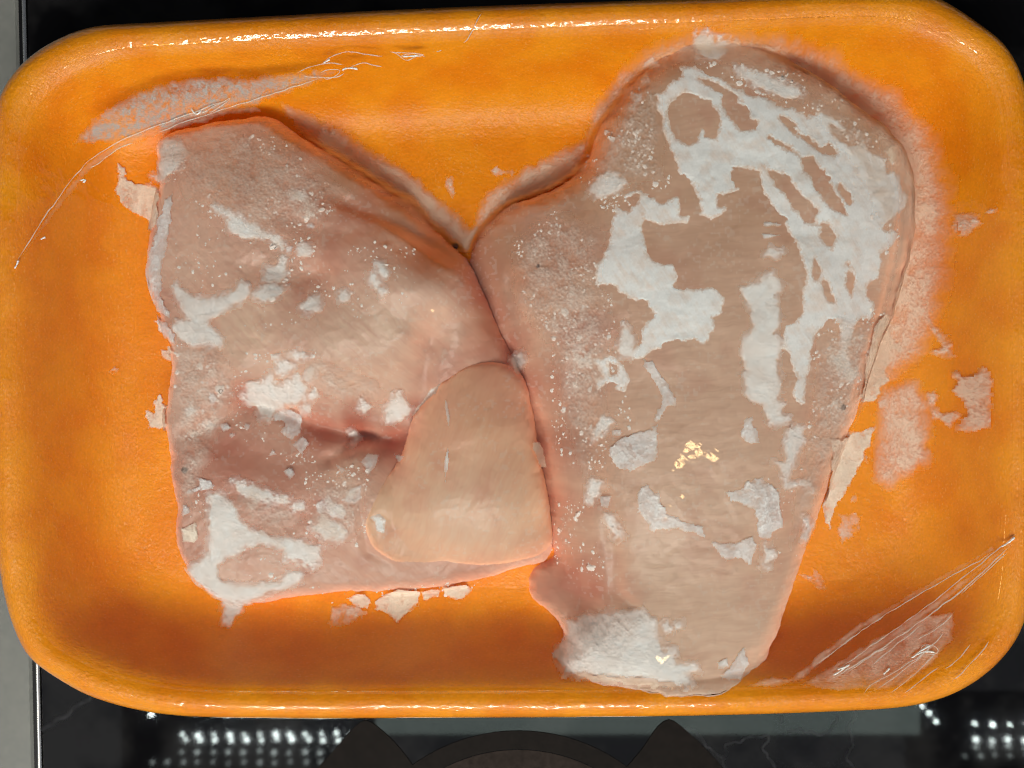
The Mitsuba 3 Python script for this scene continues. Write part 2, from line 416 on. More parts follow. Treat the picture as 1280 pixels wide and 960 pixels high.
ft = ft if np.cross(vt[ft[40000, 1]] - vt[ft[40000, 0]], vt[ft[40000, 2]] - vt[ft[40000, 0]])[2] > 0 else ft[:, ::-1]
tray = 'foam_tray'
scene[tray] = mikit.ply((vt, ft), 'foam', smooth=True, uv=vt[:, :2])
tag(tray, label='orange foam tray with rounded corners, holding two frosty pieces of raw chicken', category='tray')

# ------------------------------------------------------------------ the meat
STEP = .0003
gx, gy = np.arange(-.1135, .1140, STEP), np.arange(-.0775, .0855, STEP)
X, Y = np.meshgrid(gx, gy)
ZT, _ = tray_z(X, Y)
P3 = np.stack([X, Y, X * 0], -1) * 1000
WARP = P3 + np.stack([meshkit.fbm(P3 * .09, 3, 91) * 9, meshkit.fbm(P3 * .09, 3, 92) * 9, X * 0], -1)


def lookup(G, x, y):
    return map_coordinates(G, [(np.atleast_1d(y) - gy[0]) / STEP, (np.atleast_1d(x) - gx[0]) / STEP], order=1, mode='nearest')


def control(pts):
    a = np.array(pts, float)
    q = at(a[:, 0], a[:, 1], a[:, 2] * .001) * 1000
    f = RBFInterpolator(q, a[:, 2], kernel='thin_plate_spline', smoothing=.12)
    c = f(np.stack([X[::6, ::6].ravel(), Y[::6, ::6].ravel()], -1) * 1000).reshape(X[::6, ::6].shape)
    return map_coordinates(c, [np.arange(X.shape[0])[:, None] / 6 + 0 * X, np.arange(X.shape[1])[None] / 6 + 0 * X], order=3, mode='nearest')


def groove(Z, pts, depth, width, z=.02):
    """Presses a soft crease along a pixel polyline (depth and width in mm; negative depth raises a ridge)."""
    q = at(*np.array(pts, float).T, z)
    d2 = np.full(X.shape, 1e9)
    fade = np.ones(X.shape)
    n = len(q) - 1
    for i, (a, b) in enumerate(zip(q[:-1], q[1:])):
        e = b - a
        t = np.clip(((X - a[0]) * e[0] + (Y - a[1]) * e[1]) / (e @ e), 0, 1)
        dd = (X - a[0] - t * e[0]) ** 2 + (Y - a[1] - t * e[1]) ** 2
        s = (i + t) / n
        fade = np.where(dd < d2, np.minimum(1, np.minimum(s, 1 - s) * 5 + .15), fade)
        d2 = np.minimum(d2, dd)
    return Z - depth * fade * np.exp(-d2 * 1e6 / width ** 2)


def solid(outline, zmid, ctrl, base, R, rag, seed, sink=1.2):
    """A piece of meat on a base surface: its outline (pixels), the heights of its top at control points (mm), the radius of its rounded side (mm)."""
    q = closed_spline(at(*np.array(outline, float).T, zmid), 360, s=0)
    rough = (meshkit.fbm(P3 * .25, 4, seed) - .5) * rag + (meshkit.fbm(P3 * .8, 2, seed + 3) - .5) * rag * .25
    d = sdist(q, X, Y) * 1000 + rough
    k = np.clip(d / R, 0, 1)
    k = np.sqrt(1 - (1 - k) ** 2) ** .9
    C = np.maximum(ctrl, base * 1000 + 1.2)
    Z = base * 1000 - sink + (C - base * 1000 + sink) * k
    Z = np.where(d < 0, base * 1000 - sink + np.maximum(d, -1) * 1.0, Z)
    return Z, d


L_OUT = [(196, 170), (222, 158), (265, 148), (305, 143), (332, 141), (362, 158), (400, 182), (440, 206), (480, 231), (510, 249), (535, 275), (560, 300), (583, 320), (600, 352), (616, 390), (634, 420), (648, 446), (660, 478), (668, 520), (676, 570), (684, 612), (691, 650), (694, 685), (686, 704), (660, 712), (620, 724), (580, 733), (530, 741), (470, 744), (410, 746), (350, 753), (300, 757), (268, 745), (245, 726), (228, 700), (219, 670), (222, 640), (218, 605), (213, 570), (208, 530), (210, 500), (214, 470), (216, 440), (206, 410), (196, 382), (188, 350), (185, 320), (189, 290), (194, 260), (198, 225), (194, 204), (190, 186)]
L_CTRL = [(250, 180, 18), (320, 165, 19), (240, 260, 23), (320, 230, 24), (400, 210, 21), (470, 252, 18.5), (545, 308, 15.5), (400, 262, 24), (470, 300, 26), (530, 338, 26.8), (562, 362, 26), (495, 400, 27.2), (515, 420, 26), (540, 425, 21), (430, 405, 27.6), (350, 425, 27.2), (300, 420, 25.5), (240, 420, 23.5), (225, 330, 22.5), (300, 320, 24.5), (395, 340, 24.8),
          (400, 470, 25), (460, 460, 24.5), (495, 455, 23.5), (520, 470, 20), (560, 400, 23.5), (556, 440, 21.5), (580, 425, 22), (578, 390, 24), (606, 384, 16.5), (618, 425, 14.5), (600, 440, 18), (645, 470, 14), (535, 470, 20), (300, 470, 24), (240, 480, 22.5), (320, 512, 18.5), (380, 532, 17.2), (450, 548, 16.2), (495, 556, 15), (250, 540, 21.5), (300, 560, 21), (380, 585, 20.5), (440, 575, 21.5), (470, 600, 21.5), (250, 620, 22), (320, 640, 22), (400, 650, 21.5),
          (440, 680, 20.5), (260, 690, 21), (330, 715, 19.5), (420, 715, 18), (480, 725, 17), (560, 718, 16.5), (640, 702, 15), (560, 620, 18), (640, 560, 17), (620, 500, 17)]
ZL, dL = solid(L_OUT, .013, control(L_CTRL), ZT, 4.2, 1.1, 21)
ZL = groove(ZL, [(300, 492), (330, 508), (380, 530), (430, 545), (480, 552), (512, 545)], 3.6, 2.2)
ZL = groove(ZL, [(395, 582), (425, 566), (448, 548), (470, 552)], 2.2, 1.8)
ZL = groove(ZL, [(222, 552), (262, 532), (300, 512), (330, 508)], 1.8, 2.4)
ZL = groove(ZL, [(300, 330), (360, 350), (420, 345)], 1.2, 2.6)
ZL = groove(ZL, [(524, 385), (530, 420), (532, 455), (530, 490), (514, 532)], 1.2, 2.2)
ZL = groove(ZL, [(400, 238), (450, 262), (500, 285), (550, 312), (590, 345)], 2.2, 1.8)
ZL = groove(ZL, [(430, 250), (480, 280), (540, 322), (580, 345), (600, 390)], -1.6, 2.0)
VALLEY = [(578, 322), (596, 348), (612, 378), (628, 408), (644, 440), (660, 478)]
ZL = groove(ZL, VALLEY, 1.6, 2.6)
ZL = groove(ZL, [(340, 268), (400, 290), (460, 300)], 1.0, 2.4)
ZL = groove(ZL, [(330, 300), (390, 345), (430, 350)], .7, 3.0)
ZL = groove(ZL, [(225, 545), (290, 560), (350, 580), (430, 570)], .9, 3.2)
ZL = groove(ZL, [(450, 600), (452, 640), (460, 690), (500, 715)], 1.0, 1.5)
ZL += (meshkit.fbm(P3 * .10, 4, 31) - .5) * 1.9 + (meshkit.fbm(WARP * np.array([.35, .6, 1]), 3, 32) - .5) * .3 + (meshkit.fbm(P3 * 1.6, 2, 33) - .5) * .09

R_OUTL = [(586, 322), (604, 282), (630, 256), (662, 243), (698, 230), (722, 213), (738, 192), (748, 165), (765, 135), (790, 106), (822, 82), (860, 70), (900, 69), (950, 76), (1000, 96), (1050, 125), (1090, 154), (1120, 180), (1137, 215), (1143, 250), (1140, 300), (1128, 360), (1112, 408), (1098, 440), (1086, 480), (1074, 520), (1052, 575), (1034, 630), (1015, 680), (1000, 720), (985, 760), (965, 800), (935, 828), (895, 848), (850, 852), (795, 846), (735, 836), (701, 818), (703, 797), (696, 780), (683, 768), (666, 754), (663, 728), (676, 712), (692, 702), (690, 680), (685, 650), (676, 605), (667, 562), (657, 512), (644, 470), (628, 432), (610, 398), (595, 358)]
R_CTRL = [(615, 300, 14), (660, 275, 19), (700, 260, 21.5), (625, 350, 14), (660, 350, 19.5), (705, 330, 23.5), (640, 400, 14.5), (680, 410, 20.5), (665, 460, 16), (685, 540, 14.5), (760, 200, 23), (800, 140, 24), (870, 100, 25), (950, 110, 26), (1050, 160, 25), (1110, 220, 23), (1120, 300, 22), (1100, 380, 21), (1070, 460, 20.5), (1040, 560, 20), (1010, 660, 20), (980, 740, 21), (940, 800, 23.5), (860, 835, 26),
          (760, 825, 25.5), (780, 780, 24), (730, 800, 23), (850, 180, 26), (950, 220, 27.5), (1040, 260, 26.5), (860, 300, 27.5), (950, 330, 28.2), (1040, 360, 25.5), (780, 300, 26), (790, 400, 26.5), (880, 420, 28), (970, 460, 27), (1010, 500, 24.5), (870, 520, 27.6), (930, 560, 27), (980, 600, 24.5), (800, 520, 26), (740, 470, 23), (700, 480, 20), (700, 560, 18.5), (740, 560, 22.5), (790, 620, 25), (880, 620, 26.5),
          (950, 660, 24.8), (740, 650, 20.5), (705, 640, 16), (720, 700, 16), (690, 735, 12), (730, 750, 15), (770, 720, 20.5), (850, 720, 24.5), (920, 740, 24)]
R_CTRL = [(a, b, min(c, 25.6 + (c - 25.6) * .55)) for a, b, c in R_CTRL]
ZR, dR = solid(R_OUTL, .013, control(R_CTRL), ZT, 6.5, 1.2, 41)
ZR = groove(ZR, [(760, 640), (768, 690), (770, 740), (800, 765)], 1.2, 1.8)
ZR = groove(ZR, [(735, 420), (720, 470), (735, 540), (745, 600), (765, 660)], .9, 2.2)
ZR = groove(ZR, [(1112, 190), (1128, 240), (1120, 310), (1106, 380), (1085, 450), (1060, 520)], 1.0, 1.3)
ZR = groove(ZR, VALLEY, 1.2, 2.4)
ZR = groove(ZR, [(668, 505), (678, 550), (688, 600), (696, 650)], 2.5, 1.8)
ZR = groove(ZR, [(645, 330), (640, 360), (650, 400), (665, 450)], 1.6, 2.0)
ZR += (meshkit.fbm(P3 * .09, 4, 51) - .5) * 1.7 + (meshkit.fbm(WARP * np.array([.13, .6, 1]), 3, 52) - .5) * .13 + (meshkit.fbm(P3 * 1.6, 2, 53) - .5) * .07

F_OUT = [(493, 582), (503, 556), (511, 530), (527, 503), (548, 482), (574, 464), (602, 452), (636, 458), (656, 472), (664, 500), (670, 540), (677, 575), (685, 615), (691, 655), (691, 686), (676, 700), (645, 707), (605, 711), (560, 706), (520, 709), (488, 703), (466, 684), (457, 658), (465, 630), (479, 605)]
F_CTRL = [(520, 540, 23), (560, 490, 23), (610, 468, 20.5), (650, 490, 18.5), (600, 530, 25), (650, 560, 22.3), (560, 580, 25.5), (520, 610, 24), (485, 610, 21.2), (474, 645, 21.6), (476, 682, 19.6), (540, 640, 25.5), (600, 620, 26.8), (650, 640, 25), (680, 660, 21), (540, 690, 20.5), (620, 695, 21.5), (600, 665, 25)]
BASEF = np.maximum(ZL, ZT * 1000) * .001
ZF, dF = solid(F_OUT, .021, control(F_CTRL), BASEF, 6.0, .9, 61, sink=.5)
ZF += (meshkit.fbm(P3 * .10, 4, 71) - .5) * 1.3 + (meshkit.fbm(WARP * .3, 3, 72) - .5) * .25 + (meshkit.fbm(P3 * 1.6, 2, 73) - .5) * .1

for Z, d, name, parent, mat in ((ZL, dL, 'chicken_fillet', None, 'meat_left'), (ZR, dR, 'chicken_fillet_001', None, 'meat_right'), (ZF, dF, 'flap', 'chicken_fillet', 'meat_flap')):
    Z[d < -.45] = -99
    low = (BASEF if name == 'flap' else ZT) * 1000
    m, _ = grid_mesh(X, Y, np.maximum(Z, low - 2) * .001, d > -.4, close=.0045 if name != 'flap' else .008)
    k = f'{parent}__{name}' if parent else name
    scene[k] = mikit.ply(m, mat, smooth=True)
tag('chicken_fillet', label='pink raw chicken fillet with a folded flap, on the left half of the tray', category='chicken')
tag('chicken_fillet_001', label='larger beige raw chicken fillet under heavy white frost, right half of the tray', category='chicken')
tag('chicken_fillet__flap', label='smooth peach flap of meat folded over the lower right of the fillet')
HT = np.maximum.reduce([ZT * 1000, ZL, ZR, ZF]) * .001
HT_UP = np.maximum(gaussian_filter(maximum_filter(HT, 5), 1.6), HT)

# ------------------------------------------------------------------ the film over it: a membrane held up by the rim and the meat
CS = 2
obst = gaussian_filter(maximum_filter(HT_UP, 13), 12.0)[::CS, ::CS] + .0009
zt_c, oo = tray_z(X[::CS, ::CS], Y[::CS, ::CS])
fixed = oo < 6.7
press = 1.2e-6 * np.exp(-np.maximum(oo - 6.7, 0) / 2.6) + 6e-8
obst = np.where(oo < 11, np.maximum(HT_UP, HT)[::CS, ::CS] + .0003, obst)
F = np.maximum(obst, .0272)
F[fixed] = (zt_c + .0003)[fixed]
rimF = F.copy()
for it in range(1600):
    A_ = .25 * (np.roll(F, 1, 0) + np.roll(F, -1, 0) + np.roll(F, 1, 1) + np.roll(F, -1, 1)) - press
    F = np.where(fixed, rimF, np.maximum(A_, obst))
FILM = map_coordinates(F, [np.arange(X.shape[0])[:, None] / CS + 0 * X, np.arange(X.shape[1])[None] / CS + 0 * X], order=3, mode='nearest')
FILM = np.maximum(gaussian_filter(FILM, 1.5), np.where(ZT < HT - .0005, HT_UP + .0010, ZT + .0003))
FILM = np.maximum(gaussian_filter(FILM, 6.0), HT_UP + .0007)
FILM = gaussian_filter(FILM, 2.5)


rows = []
TF = np.linspace(-np.pi, np.pi, 1600, endpoint=False)
RO_F, RI_F = np.interp(TF, TH, R_OUT, period=2 * np.pi), np.interp(TF, TH, R_IN, period=2 * np.pi)
for o in np.concatenate([np.linspace(0, 1.2, 8), np.linspace(1.4, 6.6, 40)]):
    r = RO_F + (RI_F - RO_F) * o / 26
    P = np.stack([CEN[0] + r * np.cos(TF), CEN[1] + r * np.sin(TF), r * 0], -1) * 1000
    wob = (meshkit.fbm(P * .09, 3, 5) - .5) * .6 * min(1, o / 2) + (meshkit.fbm(P * .9, 3, 18) - .5) * .16 + (meshkit.fbm(P * 2.2, 2, 17) - .5) * .11
    rows.append((r, prof(o) * .001 + .0003 + wob * .001))
r62 = rows[-1][0]
for k in np.concatenate([np.linspace(.995, .8, 50), np.linspace(.795, .002, 150)]):
    r = r62 * k
    x, y = CEN[0] + r * np.cos(TF), CEN[1] + r * np.sin(TF)
    P = np.stack([x, y, r * 0], -1) * 1000
    rows.append((r, lookup(FILM, x, y) + .00003 * (meshkit.fbm(P * .4, 2, 19) - .5) + .000014 * (meshkit.fbm(P * 1.6, 2, 20) - .5)))
vf, ff = loft(rows, TF)
ff = ff if np.cross(vf[ff[90000, 1]] - vf[ff[90000, 0]], vf[ff[90000, 2]] - vf[ff[90000, 0]])[2] > 0 else ff[:, ::-1]
film = 'plastic_film'
scene[film] = mikit.ply((vf, ff), 'film', smooth=True)
tag(film, label='clear plastic film stretched over the orange tray, creased at two corners', category='plastic film')


# ------------------------------------------------------------------ frost
def surf_points(px, G):
    """World points of a traced pixel polyline lying on the surface G."""
    a = np.asarray(px, float)
    z = np.full(len(a), .02)
    for _ in range(5):
        q = at(a[:, 0], a[:, 1], z)
        z = lookup(G, q[:, 0], q[:, 1])
    return q


W, N, A = 'frost_white', 'frost_thin', 'frost_warm'
def frost_soft(parent, poly, mat, **kw):
    return frost(parent, poly, mat, soft=.45, **kw)


def frost(parent, poly, mat='frost_white', holes=(), thick=.42, rag=.5, edge=.5, G=None, name='frost_patch', soft=None, step=.00022, lift=0.0, grow=0.0, seed=[100]):
    G = HT if G is None else G
    seed[0] += 1
    q = surf_points(poly, gaussian_filter(G, 3) if False else G)
    m = .0006 + grow * .001
    lo, hi = q.min(0) - m, q.max(0) + m
    x, y = np.meshgrid(np.arange(lo[0], hi[0], step), np.arange(lo[1], hi[1], step))
    d = sdist(q, x, y) * 1000
    for h in holes:
        d = np.minimum(d, -sdist(surf_points(h, G), x, y) * 1000)
    P = np.stack([x, y, x * 0], -1) * 1000
    d = d + grow + ((meshkit.fbm(P * .55, 4, seed[0]) - .5) * 2.2 + (meshkit.fbm(P * 2.0, 2, seed[0] + 50) - .5) * .9) * rag
    z = lookup(G, x, y)
    if mat == W and G is HT:
        thin = meshkit.fbm(P * .33, 3, seed[0] + 70)
        t = np.clip((d + 1.1 * np.minimum(thin - .36, 0) * 4) / .45, -1, 1)
        rough = (meshkit.fbm(P * .8, 4, seed[0] + 9) - .35) * .5 + (meshkit.fbm(P * 2.6, 2, seed[0] + 19) - .5) * .35
        h = .13 * (np.sign(t) * np.abs(t) ** .8) * (1 + rough * (t > 0))
        mesh, uv = grid_mesh(x, y, z + h * .001, t > -.8, uv=np.clip(d / 1.4, 0, 1))
    else:
        t = np.clip(d / (soft or edge), 0, 1)
        up = lookup(HT_UP, x, y) + {'frost_haze': .00055, 'frost_powder': .00055, 'frost_fringe': .0003}.get(mat, .00034) if G is HT else z
        mesh, uv = grid_mesh(x, y, up + lift * .001, t > 0, uv=t)
    if len(mesh[1]) < 2 or not len(mesh[0]):
        return None
    return obj(name, mesh, mat, parent, uv=uv)


LF, RF = 'chicken_fillet', 'chicken_fillet_001'
LEFT = [
    (W, [(205, 177), (217, 174), (227, 179), (236, 191), (227, 201), (227, 213), (219, 215), (209, 220), (203, 226), (193, 226), (190, 220), (197, 209), (203, 201), (200, 191)]),
    (N, [(217, 242), (207, 250), (203, 262), (197, 274), (195, 293), (189, 309), (187, 320), (184, 341), (184, 357), (191, 369), (197, 385), (209, 398), (217, 402), (215, 393), (207, 381), (203, 369), (203, 355), (205, 330), (209, 310), (213, 293), (216, 270)]),
    (W, [(215, 357), (221, 355), (229, 363), (242, 370), (262, 373), (282, 369), (294, 365), (298, 357), (303, 351), (309, 357), (311, 363), (307, 373), (298, 379), (290, 381), (282, 387), (270, 397), (262, 400), (260, 406), (270, 414), (278, 424), (276, 434), (270, 432), (250, 432), (242, 433), (233, 428), (223, 420), (217, 410), (219, 404), (238, 402), (229, 387), (223, 375)]),
    (W, [(317, 369), (325, 361), (335, 355), (345, 354), (353, 355), (358, 359), (351, 367), (343, 373), (331, 376), (321, 373)]),
    (W, [(264, 257), (274, 257), (286, 262), (294, 268), (309, 275), (321, 279), (325, 288), (335, 292), (349, 296), (355, 305), (357, 315), (352, 313), (348, 304), (339, 300), (323, 298), (309, 297), (294, 294), (284, 287), (284, 278), (286, 272), (276, 267), (268, 263)]),
    (W, [(352, 300), (356, 312), (357, 330), (358, 341), (355, 353), (343, 353), (328, 352), (331, 341), (332, 334), (343, 335), (350, 328), (352, 312)]),
    (W, [(373, 308), (386, 307), (388, 318), (380, 321), (374, 318)]),
    (N, [(355, 307), (370, 307), (366, 316), (357, 318)]),
    (W, [(375, 383), (382, 377), (393, 369), (401, 369), (403, 379), (397, 389), (389, 395), (380, 391)]),
    (W, [(422, 369), (431, 360), (437, 367), (435, 375), (425, 377)]),
    (W, [(463, 339), (470, 340), (477, 356), (482, 363), (477, 369), (469, 359), (462, 352)]),
    (W, [(471, 329), (480, 329), (486, 340), (482, 347), (474, 341)]),
    (W, [(364, 243), (374, 237), (380, 239), (384, 249), (378, 253), (368, 249)]),
    (N, [(377, 281), (389, 278), (399, 283), (393, 289), (385, 287)]),
    (W, [(305, 493), (313, 479), (327, 477), (338, 468), (343, 479), (353, 481), (363, 473), (371, 467), (378, 477), (385, 483), (380, 493), (378, 501), (363, 505), (351, 507), (343, 517), (335, 527), (329, 520), (321, 507), (311, 503)]),
    (W, [(345, 461), (347, 448), (357, 450), (367, 457), (365, 463), (355, 467), (345, 469)]),
    (W, [(359, 445), (374, 437), (386, 446), (372, 449)]),
    (W, [(380, 475), (384, 461), (394, 458), (393, 469), (386, 478)]),
    (W, [(387, 491), (394, 484), (398, 495), (390, 501)]),
    (N, [(342, 520), (353, 509), (367, 510), (380, 518), (381, 530), (374, 544), (365, 551), (355, 546), (353, 538), (357, 530), (342, 528)]),
    (W, [(376, 506), (388, 506), (388, 515), (380, 516)]),
    (N, [(365, 556), (380, 545), (388, 554), (378, 569)]),
    (N, [(335, 570), (341, 561), (348, 568)]),
    (N, [(355, 589), (363, 584), (373, 593), (363, 599)]),
    (W, [(231, 511), (240, 504), (247, 513), (238, 523)]),
    (N, [(260, 495), (268, 486), (275, 501), (266, 508)]),
    (W, [(251, 530), (262, 525), (271, 532), (260, 536)]),
    (N, [(273, 530), (286, 527), (291, 534), (280, 541)]),
    (N, [(288, 542), (297, 539), (297, 547), (290, 548)]),
    (N, [(302, 531), (316, 529), (310, 537)]),
    (A, [(183, 512), (191, 515), (192, 503), (201, 493), (206, 505), (208, 515), (211, 538), (189, 537), (184, 526)]),
    (A, [(200, 436), (215, 432), (219, 442), (213, 453), (202, 449)]),
    (N, [(191, 400), (199, 393), (209, 402), (221, 418), (219, 430), (209, 422), (199, 414)]),
    (A, [(148, 203), (158, 213), (162, 224), (170, 231), (189, 231), (201, 242), (200, 260), (198, 278), (191, 294), (183, 278), (166, 266), (152, 254), (144, 238), (148, 222)]),
    (W, [(181, 238), (191, 233), (200, 240), (193, 247)]),
    (W, [(261, 616), (275, 616), (292, 631), (298, 647), (310, 661), (330, 665), (342, 673), (379, 675), (383, 681), (401, 683), (399, 700), (391, 712), (375, 704), (359, 698), (355, 687), (340, 679), (322, 679), (308, 683), (298, 694), (284, 694), (273, 704), (271, 718), (277, 728), (294, 732), (312, 730), (334, 728), (349, 728), (361, 716), (377, 716), (375, 724), (361, 734), (338, 740), (326, 746), (302, 755), (292, 773), (288, 781), (280, 777), (279, 752), (267, 742), (247, 728), (235, 712), (247, 704), (259, 696), (263, 679), (261, 657), (262, 639)]),
    (A, [(226, 659), (245, 652), (250, 667), (247, 680), (228, 678)]),
    (N, [(228, 631), (235, 628), (240, 641), (229, 646)]),
    (N, [(226, 621), (239, 611), (248, 607), (243, 593), (255, 597), (268, 606), (263, 613), (247, 614), (233, 619)]),
    (W, [(290, 601), (310, 603), (330, 611), (359, 619), (363, 627), (338, 630), (318, 626), (306, 621), (296, 611)]),
    (W, [(365, 631), (379, 628), (382, 637), (367, 639)]),
    (W, [(390, 659), (403, 646), (420, 652), (436, 665), (424, 676), (403, 672)]),
    (N, [(394, 631), (410, 617), (424, 628), (437, 637), (431, 650), (414, 646), (398, 640)]),
    (N, [(429, 625), (441, 609), (454, 605), (452, 625), (445, 632)]),
    (W, [(478, 510), (491, 500), (498, 491), (504, 498), (516, 512), (510, 520), (498, 526), (483, 528)]),
    (W, [(448, 510), (455, 499), (464, 508), (455, 517)]),
    (W, [(437, 542), (443, 537), (450, 550), (443, 553)]),
    (N, [(450, 577), (461, 566), (476, 568), (470, 583), (461, 594)]),
    (N, [(419, 577), (436, 586), (427, 592)]),
    (N, [(492, 566), (505, 570), (500, 582)]),
    (W, [(640, 447), (652, 440), (657, 451), (647, 464), (642, 457)]),
    (A, [(664, 550), (671, 547), (678, 562), (683, 585), (671, 580), (668, 564)]),
    (A, [(470, 750), (481, 742), (495, 736), (522, 735), (527, 744), (522, 759), (510, 769), (497, 775), (481, 768), (471, 761)]),
    (A, [(553, 732), (571, 729), (583, 729), (594, 738), (579, 747), (562, 751), (554, 743)]),
    (A, [(526, 740), (542, 734), (552, 736), (550, 744), (530, 750)]),
    (A, [(432, 748), (446, 741), (468, 752), (460, 762), (444, 756)]),
]
for mat, poly in LEFT:
    big = max(np.ptp(np.array(poly), axis=0)) > 28
    frost(LF, poly, mat, thick=.3, rag=.75 if big else .45, soft=.6)
    if mat == W:
        frost(LF, poly, 'frost_fringe', soft=1.6, grow=1.1, rag=1.0, name='frost_fringe', step=.0003)
frost(LF + '__flap', [(461, 645), (475, 643), (482, 651), (480, 666), (471, 664), (468, 653)], W, rag=.3)
frost(LF + '__flap', [(529, 501), (538, 486), (551, 480), (544, 491), (527, 507), (517, 518), (520, 510)], W, rag=.3, edge=.35)

for st in ([(555, 500), (559, 499), (563, 520), (562, 542), (558, 520)], [(558, 560), (562, 558), (561, 585), (556, 604), (555, 585)]):
    frost(LF + '__flap', st, N, rag=.3, soft=.5)
W1 = [(835, 132), (846, 121), (856, 117), (870, 123), (886, 127), (896, 144), (900, 160), (896, 172), (882, 170), (878, 160), (872, 176), (862, 181), (846, 172), (837, 156)]
W2 = [(902, 123), (917, 121), (937, 140), (935, 150), (947, 152), (941, 162), (925, 164), (921, 154), (909, 144)]
G1 = [(1003, 198), (1015, 196), (1025, 210), (1046, 243), (1058, 268), (1048, 262), (1035, 255), (1019, 235), (1007, 214)]
G2 = [(954, 208), (968, 214), (981, 218), (993, 235), (1020, 265), (1021, 279), (1011, 281), (991, 256), (969, 230)]
G3 = [(975, 147), (987, 149), (995, 157), (985, 158)]
G4 = [(1037, 157), (1054, 166), (1066, 182), (1060, 184), (1046, 170)]
G5 = [(1026, 279), (1036, 279), (1047, 297), (1040, 309), (1028, 299)]
G6 = [(1028, 346), (1036, 356), (1043, 376), (1033, 377)]
G8 = [(872, 98), (890, 102), (915, 116), (928, 127), (905, 116), (884, 107)]
G9 = [(962, 172), (985, 182), (1000, 194), (985, 188)]
G10 = [(1050, 230), (1066, 252), (1062, 256), (1046, 236)]
G11 = [(1060, 330), (1068, 352), (1064, 372), (1058, 350)]
G12 = [(1018, 322), (1026, 340), (1020, 352), (1014, 338)]
G13 = [(985, 158), (1010, 172), (1028, 190), (1008, 178)]
G7 = [(1030, 186), (1036, 180), (1046, 190), (1042, 196)]
frost(RF, [(821, 119), (835, 111), (842, 101), (854, 97), (850, 84), (870, 84), (894, 95), (915, 108), (940, 119), (966, 127), (991, 137), (1009, 145), (1025, 141), (1042, 147), (1054, 155), (1058, 162), (1066, 182), (1080, 182), (1090, 192), (1107, 198), (1109, 214), (1123, 220), (1127, 233), (1135, 247), (1133, 258), (1120, 268), (1108, 280), (1107, 287), (1123, 291), (1118, 302), (1108, 312), (1100, 318), (1103, 326), (1098, 346), (1086, 352), (1084, 370), (1093, 380), (1092, 395), (1074, 402), (1060, 412), (1052, 402), (1038, 403), (1022, 416), (1014, 441), (1012, 453), (1008, 477), (1006, 506), (1000, 510), (991, 495), (991, 485), (996, 473), (991, 455), (985, 441), (975, 435), (980, 422), (979, 404), (997, 401), (1003, 392), (1004, 364), (1009, 344), (997, 307), (975, 269), (962, 254), (950, 232), (947, 222), (950, 214), (940, 212), (919, 212), (917, 222), (923, 238), (897, 247), (897, 257), (909, 259), (903, 269), (889, 275), (872, 271), (874, 263), (876, 251), (871, 245), (868, 230), (846, 222), (839, 192), (829, 170), (827, 160), (829, 148), (822, 138)],
      W, holes=[W1, W2, G1, G2, G3, G4, G5, G6, G7, G8, G9, G10, G11, G12, G13], rag=.7, thick=.3, soft=.6)
RH = [(775, 257), (787, 247), (798, 244), (797, 255), (785, 265)]
frost(RF, [(774, 250), (787, 239), (801, 235), (811, 245), (826, 254), (848, 245), (850, 269), (862, 271), (860, 278), (842, 281), (826, 280), (807, 274), (803, 267), (805, 301), (809, 318), (826, 332), (842, 330), (846, 342), (844, 358), (870, 360), (899, 360), (905, 375), (901, 383), (903, 391), (893, 398), (893, 410), (885, 427), (879, 431), (869, 425), (838, 429), (812, 440), (806, 449), (790, 450), (788, 443), (798, 429), (802, 410), (815, 393), (809, 377), (793, 375), (781, 368), (769, 360), (744, 354), (746, 332), (755, 318), (761, 307), (765, 271), (766, 262)],
      W, holes=[RH], rag=.7, thick=.3, soft=.6)
RH2 = [(761, 453), (771, 457), (773, 469), (763, 469)]
frost(RF, [(741, 449), (761, 445), (771, 447), (780, 457), (788, 475), (780, 492), (767, 483), (757, 479), (747, 488), (743, 475), (755, 471), (747, 461)], W, holes=[RH2], rag=.45)
